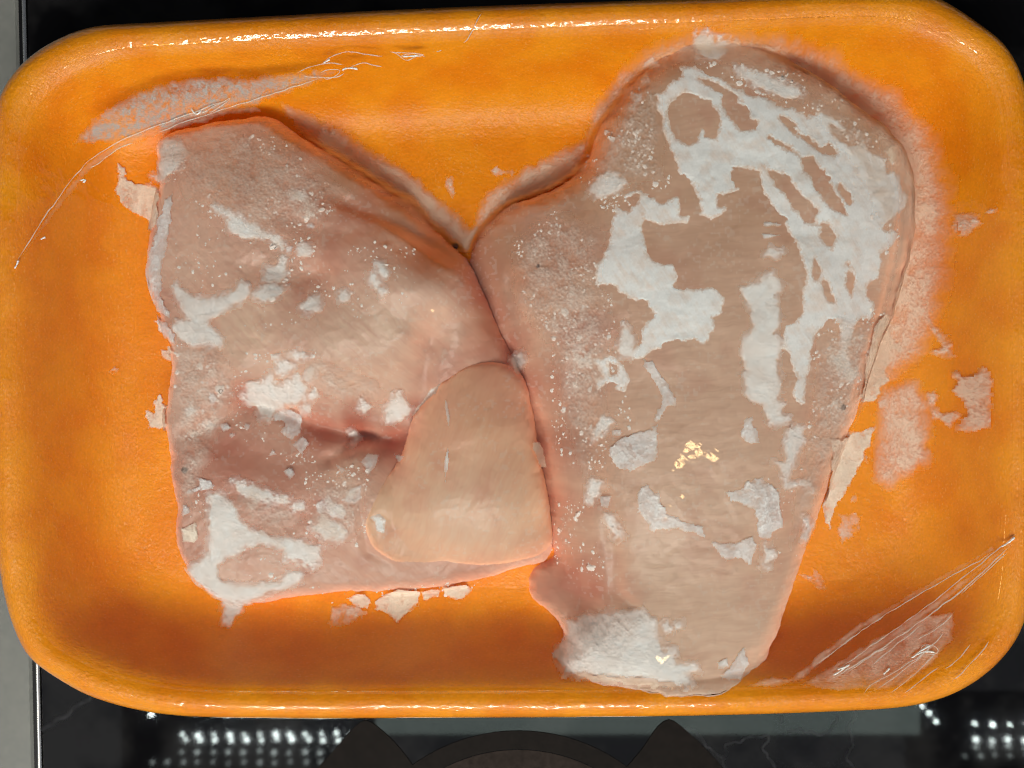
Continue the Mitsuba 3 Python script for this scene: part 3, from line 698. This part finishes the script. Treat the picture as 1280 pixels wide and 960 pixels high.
RIGHT = [
    (W, [(870, 44), (882, 42), (886, 48), (909, 49), (909, 65), (896, 74), (872, 74), (869, 60)]),
    (W, [(917, 81), (939, 87), (959, 95), (984, 105), (1000, 110), (1010, 118), (1000, 123), (970, 119), (943, 107), (923, 93)]),
    (N, [(805, 74), (815, 72), (828, 77), (825, 86), (810, 92), (812, 104), (802, 112), (794, 103), (800, 88)]),
    (N, [(783, 120), (797, 118), (806, 118), (804, 127), (793, 133), (782, 127)]),
    (W, [(740, 226), (761, 214), (771, 216), (784, 230), (769, 240), (744, 249), (738, 238)]),
    (W, [(780, 405), (795, 427), (786, 450), (775, 444), (772, 431)]),
    (W, [(719, 447), (735, 444), (738, 455), (723, 457)]),
    (W, [(716, 438), (728, 434), (728, 441)]),
    (N, [(709, 471), (717, 464), (727, 478)]),
    (W, [(745, 532), (753, 519), (768, 528), (751, 541), (740, 553), (742, 540)]),
    (N, [(763, 536), (778, 536), (776, 545), (765, 544)]),
    (N, [(804, 449), (814, 452), (834, 474), (843, 492), (847, 506), (833, 511), (825, 526), (821, 530), (817, 522), (827, 505), (825, 490), (812, 472), (803, 460)]),
    (N, [(822, 530), (823, 566), (820, 573), (807, 583), (789, 589), (779, 588), (769, 582), (759, 570), (766, 555), (780, 545), (800, 540)]),
    (N, [(799, 607), (811, 605), (823, 617), (830, 635), (844, 647), (860, 655), (876, 657), (884, 674), (899, 676), (917, 678), (939, 671), (944, 682), (938, 703), (925, 699), (907, 700), (893, 687), (878, 671), (852, 663), (827, 661), (811, 663), (806, 649), (796, 639), (795, 621)]),
    (N, [(904, 615), (923, 611), (933, 601), (953, 595), (956, 603), (973, 609), (975, 627), (978, 660), (966, 666), (964, 675), (946, 673), (944, 637), (929, 631), (912, 625)]),
    (W, [(954, 680), (964, 682), (965, 694), (960, 709), (950, 707), (956, 692)]),
    (W, [(738, 600), (753, 602), (748, 619), (740, 630), (733, 625)]),
    (W, [(757, 642), (767, 646), (780, 670), (771, 675), (760, 656)]),
    (N, [(748, 619), (765, 618), (761, 636), (749, 634)]),
    (W, [(925, 360), (950, 352), (954, 344), (964, 341), (972, 350), (976, 360), (970, 380), (974, 395), (969, 412), (976, 425), (973, 437), (974, 471), (976, 479), (972, 498), (980, 506), (976, 516), (984, 522), (982, 532), (967, 531), (957, 523), (954, 506), (943, 502), (930, 493), (929, 471), (934, 463), (926, 443), (930, 424), (943, 412), (940, 395), (935, 378)]),
    (W, [(984, 533), (1003, 533), (1001, 558), (992, 581), (988, 590), (984, 602), (1011, 601), (1011, 607), (981, 610), (976, 585), (968, 577), (981, 580), (980, 565)]),
    (N, [(925, 546), (930, 521), (939, 523), (950, 542), (950, 555), (935, 559)]),
    (W, [(1000, 646), (1011, 644), (1014, 662), (1007, 675), (1000, 673), (1005, 660)]),
    (W, [(1050, 402), (1065, 404), (1063, 424), (1057, 443), (1063, 453), (1074, 471), (1058, 476), (1045, 460), (1039, 451), (1050, 437), (1052, 416)]),
    (A, [(1038, 550), (1069, 540), (1094, 533), (1087, 554), (1079, 575), (1070, 592), (1050, 627), (1042, 643), (1037, 664), (1031, 652), (1033, 611), (1037, 572)]),
    (A, [(1087, 420), (1095, 400), (1105, 392), (1113, 405), (1113, 420), (1127, 433), (1125, 441), (1110, 439), (1115, 452), (1105, 463), (1113, 476), (1101, 485), (1101, 492), (1092, 501), (1078, 506), (1069, 500), (1077, 480), (1079, 460), (1077, 450), (1084, 435)]),
    (A, [(1096, 500), (1110, 496), (1108, 511), (1096, 511)]),
    (A, [(1122, 352), (1134, 331), (1130, 360), (1117, 396), (1112, 404), (1115, 370)]),
    (W, [(711, 777), (731, 768), (747, 769), (755, 765), (782, 765), (802, 763), (820, 775), (822, 789), (827, 806), (843, 812), (845, 830), (873, 830), (871, 838), (859, 842), (865, 855), (843, 855), (818, 849), (790, 847), (762, 845), (741, 843), (727, 841), (715, 841), (702, 832), (693, 818), (699, 806), (708, 800)]),
    (W, [(828, 779), (835, 774), (838, 785), (831, 790)]),
    (W, [(842, 779), (852, 776), (852, 785), (843, 788)]),
    (N, [(952, 278), (963, 277), (977, 279), (977, 284), (953, 284)]),
    (N, [(952, 293), (975, 292), (976, 297), (953, 299)]),
    (W, [(954, 319), (961, 310), (978, 315), (969, 322)]),
    (A, [(1104, 190), (1112, 182), (1120, 200), (1113, 208)]),
    (N, [(895, 845), (915, 830), (930, 800), (935, 830), (925, 850)]),
    (N, [(893, 826), (908, 822), (912, 832), (897, 836)]),
    (A, [(621, 253), (637, 247), (651, 234), (655, 243), (647, 256), (631, 264)]),
    (A, [(584, 295), (595, 284), (602, 289), (597, 302), (582, 318), (577, 306)]),
]
for mat, poly in RIGHT:
    big = max(np.ptp(np.array(poly), axis=0)) > 28
    frost(RF, poly, mat, thick=.3, rag=.75 if big else .45, soft=.6)
    if mat == W:
        frost(RF, poly, 'frost_fringe', soft=1.6, grow=1.1, rag=1.0, name='frost_fringe', step=.0003)
TRAY = [
    [(1184, 271), (1189, 265), (1206, 263), (1220, 266), (1223, 280), (1215, 290), (1203, 297), (1194, 292), (1187, 280)],
    [(1219, 266), (1232, 262), (1239, 256), (1244, 263), (1232, 271), (1222, 273)],
    [(1148, 401), (1163, 395), (1172, 411), (1184, 421), (1192, 432), (1187, 444), (1197, 445), (1180, 450), (1163, 443), (1160, 437), (1172, 433), (1163, 420), (1156, 409)],
    [(1156, 490), (1170, 486), (1172, 500), (1170, 507), (1180, 516), (1201, 512), (1208, 518), (1190, 541), (1177, 531), (1163, 524), (1157, 507)],
    [(1048, 643), (1056, 640), (1079, 643), (1076, 661), (1062, 673), (1051, 679), (1047, 666)],
    [(1000, 718), (1013, 716), (1015, 707), (1027, 720), (1032, 736), (1021, 735), (1009, 728)],
    [(608, 212), (619, 208), (644, 215), (641, 221), (615, 219)],
    [(554, 221), (566, 221), (569, 237), (565, 248), (558, 239)],
    [(541, 257), (549, 252), (552, 261), (543, 262)],
    [(1078, 566), (1086, 569), (1083, 580), (1078, 576)],
    [(1060, 622), (1070, 616), (1072, 626), (1062, 632)],
    [(137, 462), (146, 455), (150, 464), (143, 470)],
    [(413, 755), (441, 752), (459, 763), (447, 777), (426, 782), (412, 786)],
]
scene['frost_tray'] = {'type': 'mask', 'opacity': mikit.proc(opac(.45, .5, .5)), 'bsdf': {'type': 'twosided', 'bsdf': {'type': 'principled', 'base_color': mikit.proc(F_WARM), 'roughness': .6, 'specular': .3}}}
for poly in TRAY:
    frost(tray, poly, 'frost_tray', soft=1.0, rag=.9)
# soft powdery frost: round the right fillet, in the notch, on the walls
HAZE = [
    (tray, [(725, 190), (738, 135), (770, 85), (815, 50), (880, 34), (965, 36), (1050, 62), (1125, 108), (1182, 160), (1205, 240), (1202, 300), (1195, 360), (1180, 400), (1165, 440), (1120, 480), (1095, 500), (1060, 540), (1085, 440), (1115, 340), (1120, 240), (1080, 170), (1000, 110), (900, 78), (830, 90), (780, 140), (760, 200)], 5.5),
    (tray, [(335, 118), (380, 138), (450, 175), (510, 212), (555, 250), (588, 282), (605, 240), (655, 208), (715, 178), (745, 160), (735, 215), (690, 240), (640, 262), (600, 300), (585, 325), (540, 290), (480, 245), (400, 195)], 3.2),
    (tray, [(1191, 468), (1203, 464), (1211, 469), (1225, 459), (1235, 473), (1237, 526), (1223, 545), (1180, 543), (1204, 518), (1203, 505), (1192, 490)], 1.2),
    (tray, [(1095, 480), (1150, 470), (1170, 520), (1165, 580), (1110, 620), (1085, 600)], 4.0),
    (tray, [(690, 835), (740, 838), (820, 848), (880, 855), (870, 862), (780, 856), (700, 848)], 1.0),
    (RF, [(640, 300), (700, 260), (760, 290), (750, 350), (770, 400), (760, 480), (760, 560), (730, 600), (700, 520), (690, 440), (640, 380)], 5.0),
    (RF, [(740, 170), (790, 110), (830, 100), (830, 170), (830, 230), (760, 230), (730, 220)], 3.5),
    (RF, [(990, 110), (1060, 140), (1110, 190), (1130, 260), (1110, 300), (1060, 200)], 3.0),
    (RF, [(1020, 420), (1090, 400), (1080, 470), (1050, 560), (1010, 640), (985, 700), (990, 620), (1010, 540)], 3.5),
    (LF, [(215, 180), (300, 150), (380, 190), (440, 240), (400, 290), (330, 300), (270, 260), (225, 250)], 5.0),
    (LF, [(215, 430), (270, 430), (300, 470), (280, 540), (240, 640), (225, 620), (215, 520)], 3.0),
    (LF, [(390, 600), (460, 590), (455, 660), (420, 690), (380, 660)], 3.5),
    (LF, [(280, 600), (350, 610), (380, 650), (340, 670), (300, 650)], 3.5),
    (LF, [(380, 440), (470, 470), (500, 500), (440, 510), (380, 480)], 3.0),
]
for par, poly, soft in HAZE:
    frost(par, poly, 'frost_powder' if par == tray else 'frost_haze', rag=1.0 if par == tray else 1.2, soft=soft, name='frost_haze', step=.0004)
# condensation on the underside of the film in the far left corner, and the pale bands along its creases
frost(film, [(88, 182), (120, 145), (160, 118), (200, 103), (250, 94), (330, 93), (400, 88), (440, 84), (400, 102), (330, 130), (260, 148), (200, 168), (140, 182)], 'film_haze', rag=1.0, soft=2.2, name='frost_haze', step=.0003, G=FILM - .0006)
for band in ([(932, 858), (962, 846), (990, 846), (1030, 812), (1070, 781), (1130, 746), (1190, 712), (1240, 683), (1243, 687), (1190, 718), (1130, 754), (1076, 790), (1035, 822), (1000, 853), (960, 860)],
             [(1022, 852), (1060, 826), (1110, 792), (1160, 757), (1225, 708), (1262, 676), (1264, 682), (1225, 716), (1160, 770), (1110, 808), (1070, 836), (1040, 856)],
             [(1000, 856), (1040, 832), (1090, 800), (1150, 770), (1192, 764), (1192, 796), (1166, 830), (1110, 862), (1040, 864)],
             [(1080, 868), (1110, 838), (1150, 808), (1178, 775), (1192, 768), (1188, 800), (1168, 825), (1130, 858)],
             [(20, 330), (60, 268), (108, 204), (150, 177), (200, 158), (260, 142), (330, 116), (400, 96), (330, 124), (260, 153), (200, 166), (150, 188), (112, 214), (64, 274)],
             [(196, 166), (240, 151), (300, 143), (330, 140), (320, 130), (280, 137), (230, 144)]):
    frost(film, band, 'film_band', rag=.5, soft=.9, name='frost_haze', step=.0002, G=FILM - .0005)


def crease(pts, r=.00010, lift=.0003, mat='fold'):
    q = np.array(pts, float)
    n = max(12, int(np.linalg.norm(np.diff(q, axis=0), axis=1).sum() / 3))
    tck, _ = splprep(q.T, s=0, k=min(3, len(q) - 1))
    u = np.array(splev(np.linspace(0, 1, n), tck)).T
    u += (np.stack([meshkit.noise(np.stack([u[:, 0] * .09, u[:, 1] * .09, u[:, 0] * 0 + k], -1), 3) for k in (0, 5)], -1) - .5) * 2.0
    w = surf_points(u, FILM)
    z = lookup(FILM, w[:, 0], w[:, 1]) + lift * (.6 + .8 * meshkit.noise(np.stack([u[:, 0] * .1, u[:, 1] * .1, u[:, 0] * 0], -1), 9))
    s = np.linspace(0, 1, n)
    rr = r * np.minimum(1, np.minimum(s, 1 - s) * 8 + .15) * (.5 + meshkit.noise(np.stack([s * 30, s * 0, s * 0], -1), 4))
    v, f = tube_mesh(np.c_[w, z], rr, 7)
    obj('crease', (v, f), mat, film)


for c in ([(18, 335), (40, 298), (70, 252), (108, 205), (150, 177), (190, 160), (240, 142), (288, 124)], [(112, 212), (135, 196), (150, 186), (168, 180)], [(190, 170), (240, 150), (290, 134), (340, 118), (400, 98)],
          [(252, 141), (270, 133), (288, 124), (280, 131), (262, 139)],
          [(404, 78), (415, 70), (432, 66), (455, 67), (478, 71)], [(372, 92), (384, 86), (396, 82), (410, 79), (430, 82)], [(400, 94), (412, 88), (425, 89), (420, 95), (404, 96)], [(378, 96), (395, 97), (412, 98), (432, 92)], [(438, 85), (450, 80), (466, 81), (478, 84)],
          [(488, 66), (500, 66), (516, 66), (531, 69)], [(490, 67), (500, 71), (507, 76), (518, 72), (532, 72)], [(500, 72), (510, 68), (520, 70), (528, 70)], [(545, 66), (552, 63)],
          [(602, 17), (594, 32), (586, 48), (579, 55)],
          [(1032, 852), (1066, 832), (1110, 804), (1160, 770), (1222, 720), (1264, 680)], [(1042, 840), (1100, 799), (1150, 763), (1230, 700), (1270, 667)], [(1062, 834), (1085, 820), (1110, 808)], [(1078, 868), (1095, 852), (1120, 838), (1150, 818), (1166, 808)], [(1112, 866), (1135, 848), (1155, 830), (1168, 816)], [(1150, 812), (1162, 806), (1172, 812), (1160, 818)], [(1180, 836), (1200, 820), (1212, 805)], [(1145, 800), (1170, 785), (1190, 768)],
          [(1010, 838), (1050, 808), (1100, 772), (1160, 736), (1240, 690)], [(1050, 846), (1090, 818), (1140, 784), (1200, 738), (1256, 690)], [(1088, 832), (1120, 806), (1150, 782)], [(1095, 862), (1128, 838), (1158, 812), (1180, 790)], [(1130, 866), (1150, 850), (1172, 834)], [(1200, 742), (1230, 716), (1258, 692)], [(1190, 850), (1214, 828), (1236, 800)]):
    crease(c)
scene['fold_glint'] = {'type': 'twosided', 'bsdf': {'type': 'principled', 'base_color': {'type': 'rgb', 'value': [.92, .90, .86]}, 'roughness': .15, 'specular': .9}}  # opaque white: glints on the folds painted as short tubes
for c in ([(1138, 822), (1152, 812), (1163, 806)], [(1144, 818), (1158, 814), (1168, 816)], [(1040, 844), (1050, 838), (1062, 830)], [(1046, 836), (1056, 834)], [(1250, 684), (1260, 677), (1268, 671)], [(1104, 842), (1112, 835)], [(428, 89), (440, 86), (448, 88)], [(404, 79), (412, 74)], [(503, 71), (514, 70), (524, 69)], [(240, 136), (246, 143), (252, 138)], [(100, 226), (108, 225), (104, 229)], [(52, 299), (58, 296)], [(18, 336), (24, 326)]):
    crease(c, r=.0002, mat='fold_glint')

# loose frost crystals scattered over the meat: too many and too small to count
def crystals(parent, regions, seed):
    r = np.random.default_rng(seed)
    ico = trimesh.creation.icosphere(subdivisions=0)
    V, Fc, n = [], [], 0
    for poly, count, size in regions:
        poly = np.array(poly, float)
        lo, hi = poly.min(0), poly.max(0)
        pts = r.uniform(lo, hi, (count * 6, 2))
        cl = meshkit.fbm(np.c_[pts * .035, np.full(len(pts), seed)], 3, seed)
        count = int(count * .65)
        pts = pts[(sdist(poly, pts[:, 0], pts[:, 1]) > 0) & (cl > .52 + .08 * r.normal(size=len(pts)))][:count]
        if not len(pts):
            continue
        w = surf_points(pts, HT)
        z = lookup(HT, w[:, 0], w[:, 1])
        for (x, y), zz in zip(w, z):
            s = size * .8 * math.exp(r.normal() * .5) * .001
            v = ico.vertices * (s * r.uniform(.6, 1.5), s * r.uniform(.6, 1.2), s * r.uniform(.25, .5)) * r.uniform(.75, 1.25, (12, 1))
            a = r.uniform(0, 6.3)
            v = v @ np.array([[math.cos(a), -math.sin(a), 0], [math.sin(a), math.cos(a), 0], [0, 0, 1]]).T
            V.append(v + (x, y, zz + s * .1))
            Fc.append(ico.faces + n)
            n += 12
    k = obj('frost_crystals', (np.vstack(V), np.vstack(Fc)), 'speckle', parent, smooth=False)
    tag(k, kind='stuff')


crystals(LF, [([(215, 200), (330, 160), (420, 230), (460, 300), (400, 400), (300, 420), (220, 380)], 420, .22), ([(330, 220), (420, 250), (420, 330), (380, 390), (330, 330)], 260, .22), ([(215, 430), (300, 430), (310, 560), (250, 640), (225, 560)], 260, .24), ([(380, 590), (460, 580), (460, 690), (390, 680)], 200, .26), ([(300, 440), (410, 440), (400, 580), (330, 580)], 200, .25),
              ([(430, 290), (520, 310), (520, 380), (440, 400)], 140, .2), ([(230, 600), (400, 620), (400, 740), (240, 720)], 180, .2), ([(400, 740), (600, 725), (590, 742), (420, 760)], 120, .25)], 5)
crystals(RF, [([(740, 180), (790, 110), (830, 110), (840, 230), (760, 270), (720, 230)], 420, .26), ([(640, 300), (700, 260), (760, 290), (750, 350), (780, 400), (730, 460), (660, 400)], 620, .24), ([(690, 440), (790, 430), (790, 560), (740, 600), (690, 560)], 420, .26), ([(820, 70), (1000, 90), (1110, 170), (1130, 260), (1060, 200), (900, 90)], 520, .26), ([(1060, 180), (1130, 230), (1110, 420), (1040, 560), (1010, 640), (1020, 420), (1080, 350)], 520, .26),
              ([(680, 620), (730, 620), (760, 720), (690, 720)], 200, .22), ([(960, 520), (1030, 420), (1080, 430), (1000, 700), (960, 720)], 200, .2)], 6)

# dark specks
def speck(parent, px, py, r):
    w = surf_points([(px, py)], HT)[0]
    z = float(lookup(HT, w[0], w[1])[0])
    m = trimesh.creation.icosphere(subdivisions=2, radius=r * .001)
    v = m.vertices * (1 + .35 * (meshkit.noise(m.vertices * 3500, 3) - .5))[:, None] * (1, 1, .5)
    obj('dark_speck', (v + (w[0], w[1], z + r * .0002), m.faces), 'dark_spot', parent)


speck(LF, 231, 588, .7); speck(LF, 507, 246, .6); speck(LF, 569, 308, .75); speck(RF, 1053, 509, .65); speck(RF, 673, 333, .45); speck(RF, 1052, 553, .3)

# ------------------------------------------------------------------ dried stains on the glass
ZERO = np.zeros_like(HT)
def stain(pts, w=2.2, mat='stain_line'):
    q = np.array(pts, float)
    tck, _ = splprep(q.T, s=0, k=min(3, len(q) - 1))
    u = np.array(splev(np.linspace(0, 1, 70), tck)).T
    u += (np.stack([meshkit.noise(np.stack([u[:, 0] * .12, u[:, 1] * .12, u[:, 0] * 0 + k], -1), 3) for k in (0, 5)], -1) - .5) * 7
    t = np.gradient(u, axis=0)
    nn = np.stack([-t[:, 1], t[:, 0]], 1) / (np.linalg.norm(t, axis=1, keepdims=True) + 1e-9)
    a, c, b = at(*(u - nn * w).T, 0), at(*u.T, 0), at(*(u + nn * w).T, 0)
    n = len(u)
    V = np.vstack([np.c_[a, np.full(n, .00012)], np.c_[c, np.full(n, .0002)], np.c_[b, np.full(n, .00012)]])
    i = np.arange(n - 1)
    Fs = np.vstack([np.stack([i, i + 1, i + n + 1, i + n], 1), np.stack([i + n, i + n + 1, i + 2 * n + 1, i + 2 * n], 1)])
    uv = np.r_[np.zeros(n), np.ones(n), np.zeros(n)]
    obj('dried_stain', (V, Fs), mat, hob, uv=np.c_[uv, uv])


for s_ in ([(1058, 872), (1064, 884), (1070, 896), (1062, 906), (1066, 922), (1061, 942), (1067, 962)], [(906, 962), (904, 944), (914, 930), (932, 925), (946, 920), (958, 921), (955, 936), (963, 950), (966, 964)], [(856, 908), (874, 922), (890, 936), (905, 952)],
           [(985, 912), (1008, 915), (1030, 918), (1042, 908), (1044, 895)], [(960, 888), (972, 892), (974, 905)]):
    stain(s_)
stain([(52, 912), (80, 896), (105, 878), (125, 865)], 4.0)
frost(hob, [(960, 888), (1060, 880), (1066, 925), (1060, 962), (960, 962), (966, 930)], 'stain_film', rag=1.5, soft=2.0, name='dried_stain', step=.0005, G=ZERO)

# ------------------------------------------------------------------ lamps: they stand outside the frame and show as reflections in the glass and the film
def lamp_quad(name, parent, c, u, v, L, col):
    c, u, v = map(np.asarray, (c, u, v))
    V = np.array([c - u - v, c + u - v, c + u + v, c - u + v], float)
    n = np.cross(u, v)
    return obj(name, (V, np.array([[0, 1, 2], [0, 2, 3]])), 'lamp_body', parent, smooth=False, emitter={'type': 'area', 'sampling_weight': 1.0 if L > 10 else .1, 'radiance': {'type': 'rgb', 'value': [float(L * x) for x in col]}})


ZL_H = .65
S = (ZC + ZL_H) / FPX
def mirror(px, py):
    return np.array([(px - 640) * S, -(py - 480) * S, ZL_H])


led_ico = trimesh.creation.icosphere(subdivisions=1, radius=.0019)
LEVEL = (110., 60., 12., 7.)
for k, r in enumerate(LEVEL):
    scene[f'led_{k}'] = {'type': 'diffuse'}
def led_lamp(rows, box):
    k = key('led_lamp')
    labels[k] = {'_used': True}
    a, b = mirror(*box[0]), mirror(*box[1])
    body = trimesh.creation.box((abs(a - b)[0], abs(a - b)[1], .012))
    body.apply_translation((a + b) / 2 + (0, 0, .010))
    obj('housing', body, 'lamp_body', k, smooth=False)
    for y, x0, x1, st, lev in rows:
        for x in np.arange(x0, x1, st):
            m = led_ico.copy()
            m.apply_scale(rng.uniform(.6, 1.1))
            m.apply_translation(mirror(x + rng.normal() * .8, y + rng.normal() * .9))
            obj('led', m, 'lamp_body', k, smooth=True, emitter={'type': 'area', 'sampling_weight': .004, 'radiance': {'type': 'rgb', 'value': [LEVEL[lev] * .88, LEVEL[lev] * 1.0, LEVEL[lev] * .97]}})
    return k


k = led_lamp([(893, 189, 195, 19, 0), (893, 246, 470, 19.2, 0), (918, 228, 460, 19.2, 1), (925, 231, 440, 19.2, 1), (940, 228, 440, 19.2, 2), (953, 190, 440, 19.2, 3)], ((150, 880), (478, 975)))
labels[k] = dict(label='lamp with rows of small white leds, mirrored in the glass left of the ring', category='lamp')
k = led_lamp([(905, 1218, 1330, 22, 0), (926, 1221, 1330, 20, 1), (933, 1220, 1330, 20, 2), (945, 1206, 1330, 19, 3), (882, 1152, 1155, 9, 0), (892, 1161, 1163, 9, 0), (902, 1171, 1173, 9, 0)], ((1140, 870), (1340, 975)))
labels[k] = dict(label='lamp with rows of small white leds, mirrored in the glass right of the tray', category='lamp')
# the dim diffuser between them
a, b = mirror(470, 878), mirror(1150, 918)
scene_k = 'strip_lamp'
labels[scene_k] = dict(label='long dim greenish strip lamp, mirrored along the near edge of the tray', category='lamp')
lamp_quad('diffuser', scene_k, (a + b) / 2, [0, abs(a - b)[1] / 2, 0], [abs(a - b)[0] / 2, 0, 0], STRIP_L, (.80, 1.0, .92))
m = trimesh.creation.box((abs(a - b)[0] + .01, abs(a - b)[1] + .004, .01)); m.apply_translation((a + b) / 2 + (0, 0, .0065))
obj('housing', m, 'lamp_body', scene_k, smooth=False)
labels['added_dark_panel'] = dict(label='added dark panel beyond the far edge of the cooktop, darkening what the glass reflects', category='added_dark_panel')  # added out of view: darkens the far reflection and blocks room light
m = trimesh.creation.box((1.6, .03, 1.5)); m.apply_translation([.1, .33, .90]); obj('upper_slab', m, 'lamp_body', 'added_dark_panel', smooth=False)
m = trimesh.creation.box((1.6, .03, .10)); m.apply_translation([.1, .335, .095]); obj('lower_slab', m, 'lamp_body', 'added_dark_panel', smooth=False)
# the big ceiling lamp on the near side that lights the tray
labels['hood_lamp'] = dict(label='wide white lamp lighting the tray from above its near side', category='lamp')
kc = np.array([-.06, -.42, .62]); kn = -kc / np.linalg.norm(kc)
ku = np.array([1.0, 0, 0]); kv = np.cross(kn, ku)
lamp_quad('diffuser', 'hood_lamp', kc, ku * .20, kv * .07, KEY_L, KEY_C)
m = trimesh.creation.box((.47, .19, .05)); Mx = np.eye(4); Mx[:3, 0], Mx[:3, 1], Mx[:3, 2], Mx[:3, 3] = ku, kv, kn, kc - kn * .03
m.apply_transform(Mx); obj('housing', m, 'lamp_body', 'hood_lamp', smooth=False)
# the small warm bulb almost overhead
labels['bulb'] = dict(label='small warm light bulb hanging almost straight above the tray', category='bulb')
m = trimesh.creation.icosphere(subdivisions=3, radius=.02); m.apply_translation([.226, -.177, 1.249])
scene['bulb__glass'] = mikit.ply(m, 'lamp_body', smooth=True, emitter={'type': 'area', 'sampling_weight': .05, 'radiance': {'type': 'rgb', 'value': [BULB_L * x for x in BULB_C]}})
m = trimesh.creation.cylinder(radius=.014, height=.05); m.apply_translation([.226, -.177, 1.304])
scene['bulb__socket'] = mikit.ply(m, 'lamp_body')
for v_ in labels.values():
    v_.pop('_used', None)

if 0:
    q = surf_points([(885, 570)], FILM)[0]; h = .0012
    g = [(lookup(FILM, q[0] + h, q[1]) - lookup(FILM, q[0] - h, q[1]))[0] / (2 * h), (lookup(FILM, q[0], q[1] + h) - lookup(FILM, q[0], q[1] - h))[0] / (2 * h)]
    n_ = np.array([-g[0], -g[1], 1]); n_ /= np.linalg.norm(n_); p_ = np.r_[q, lookup(FILM, q[0], q[1])[0]]; d_ = np.array([0, 0, ZC]) - p_; d_ /= np.linalg.norm(d_)
    r_ = 2 * (n_ @ d_) * n_ - d_; raise SystemExit(str([n_, p_, r_, p_ + r_ * 1.22 / r_[2]]))
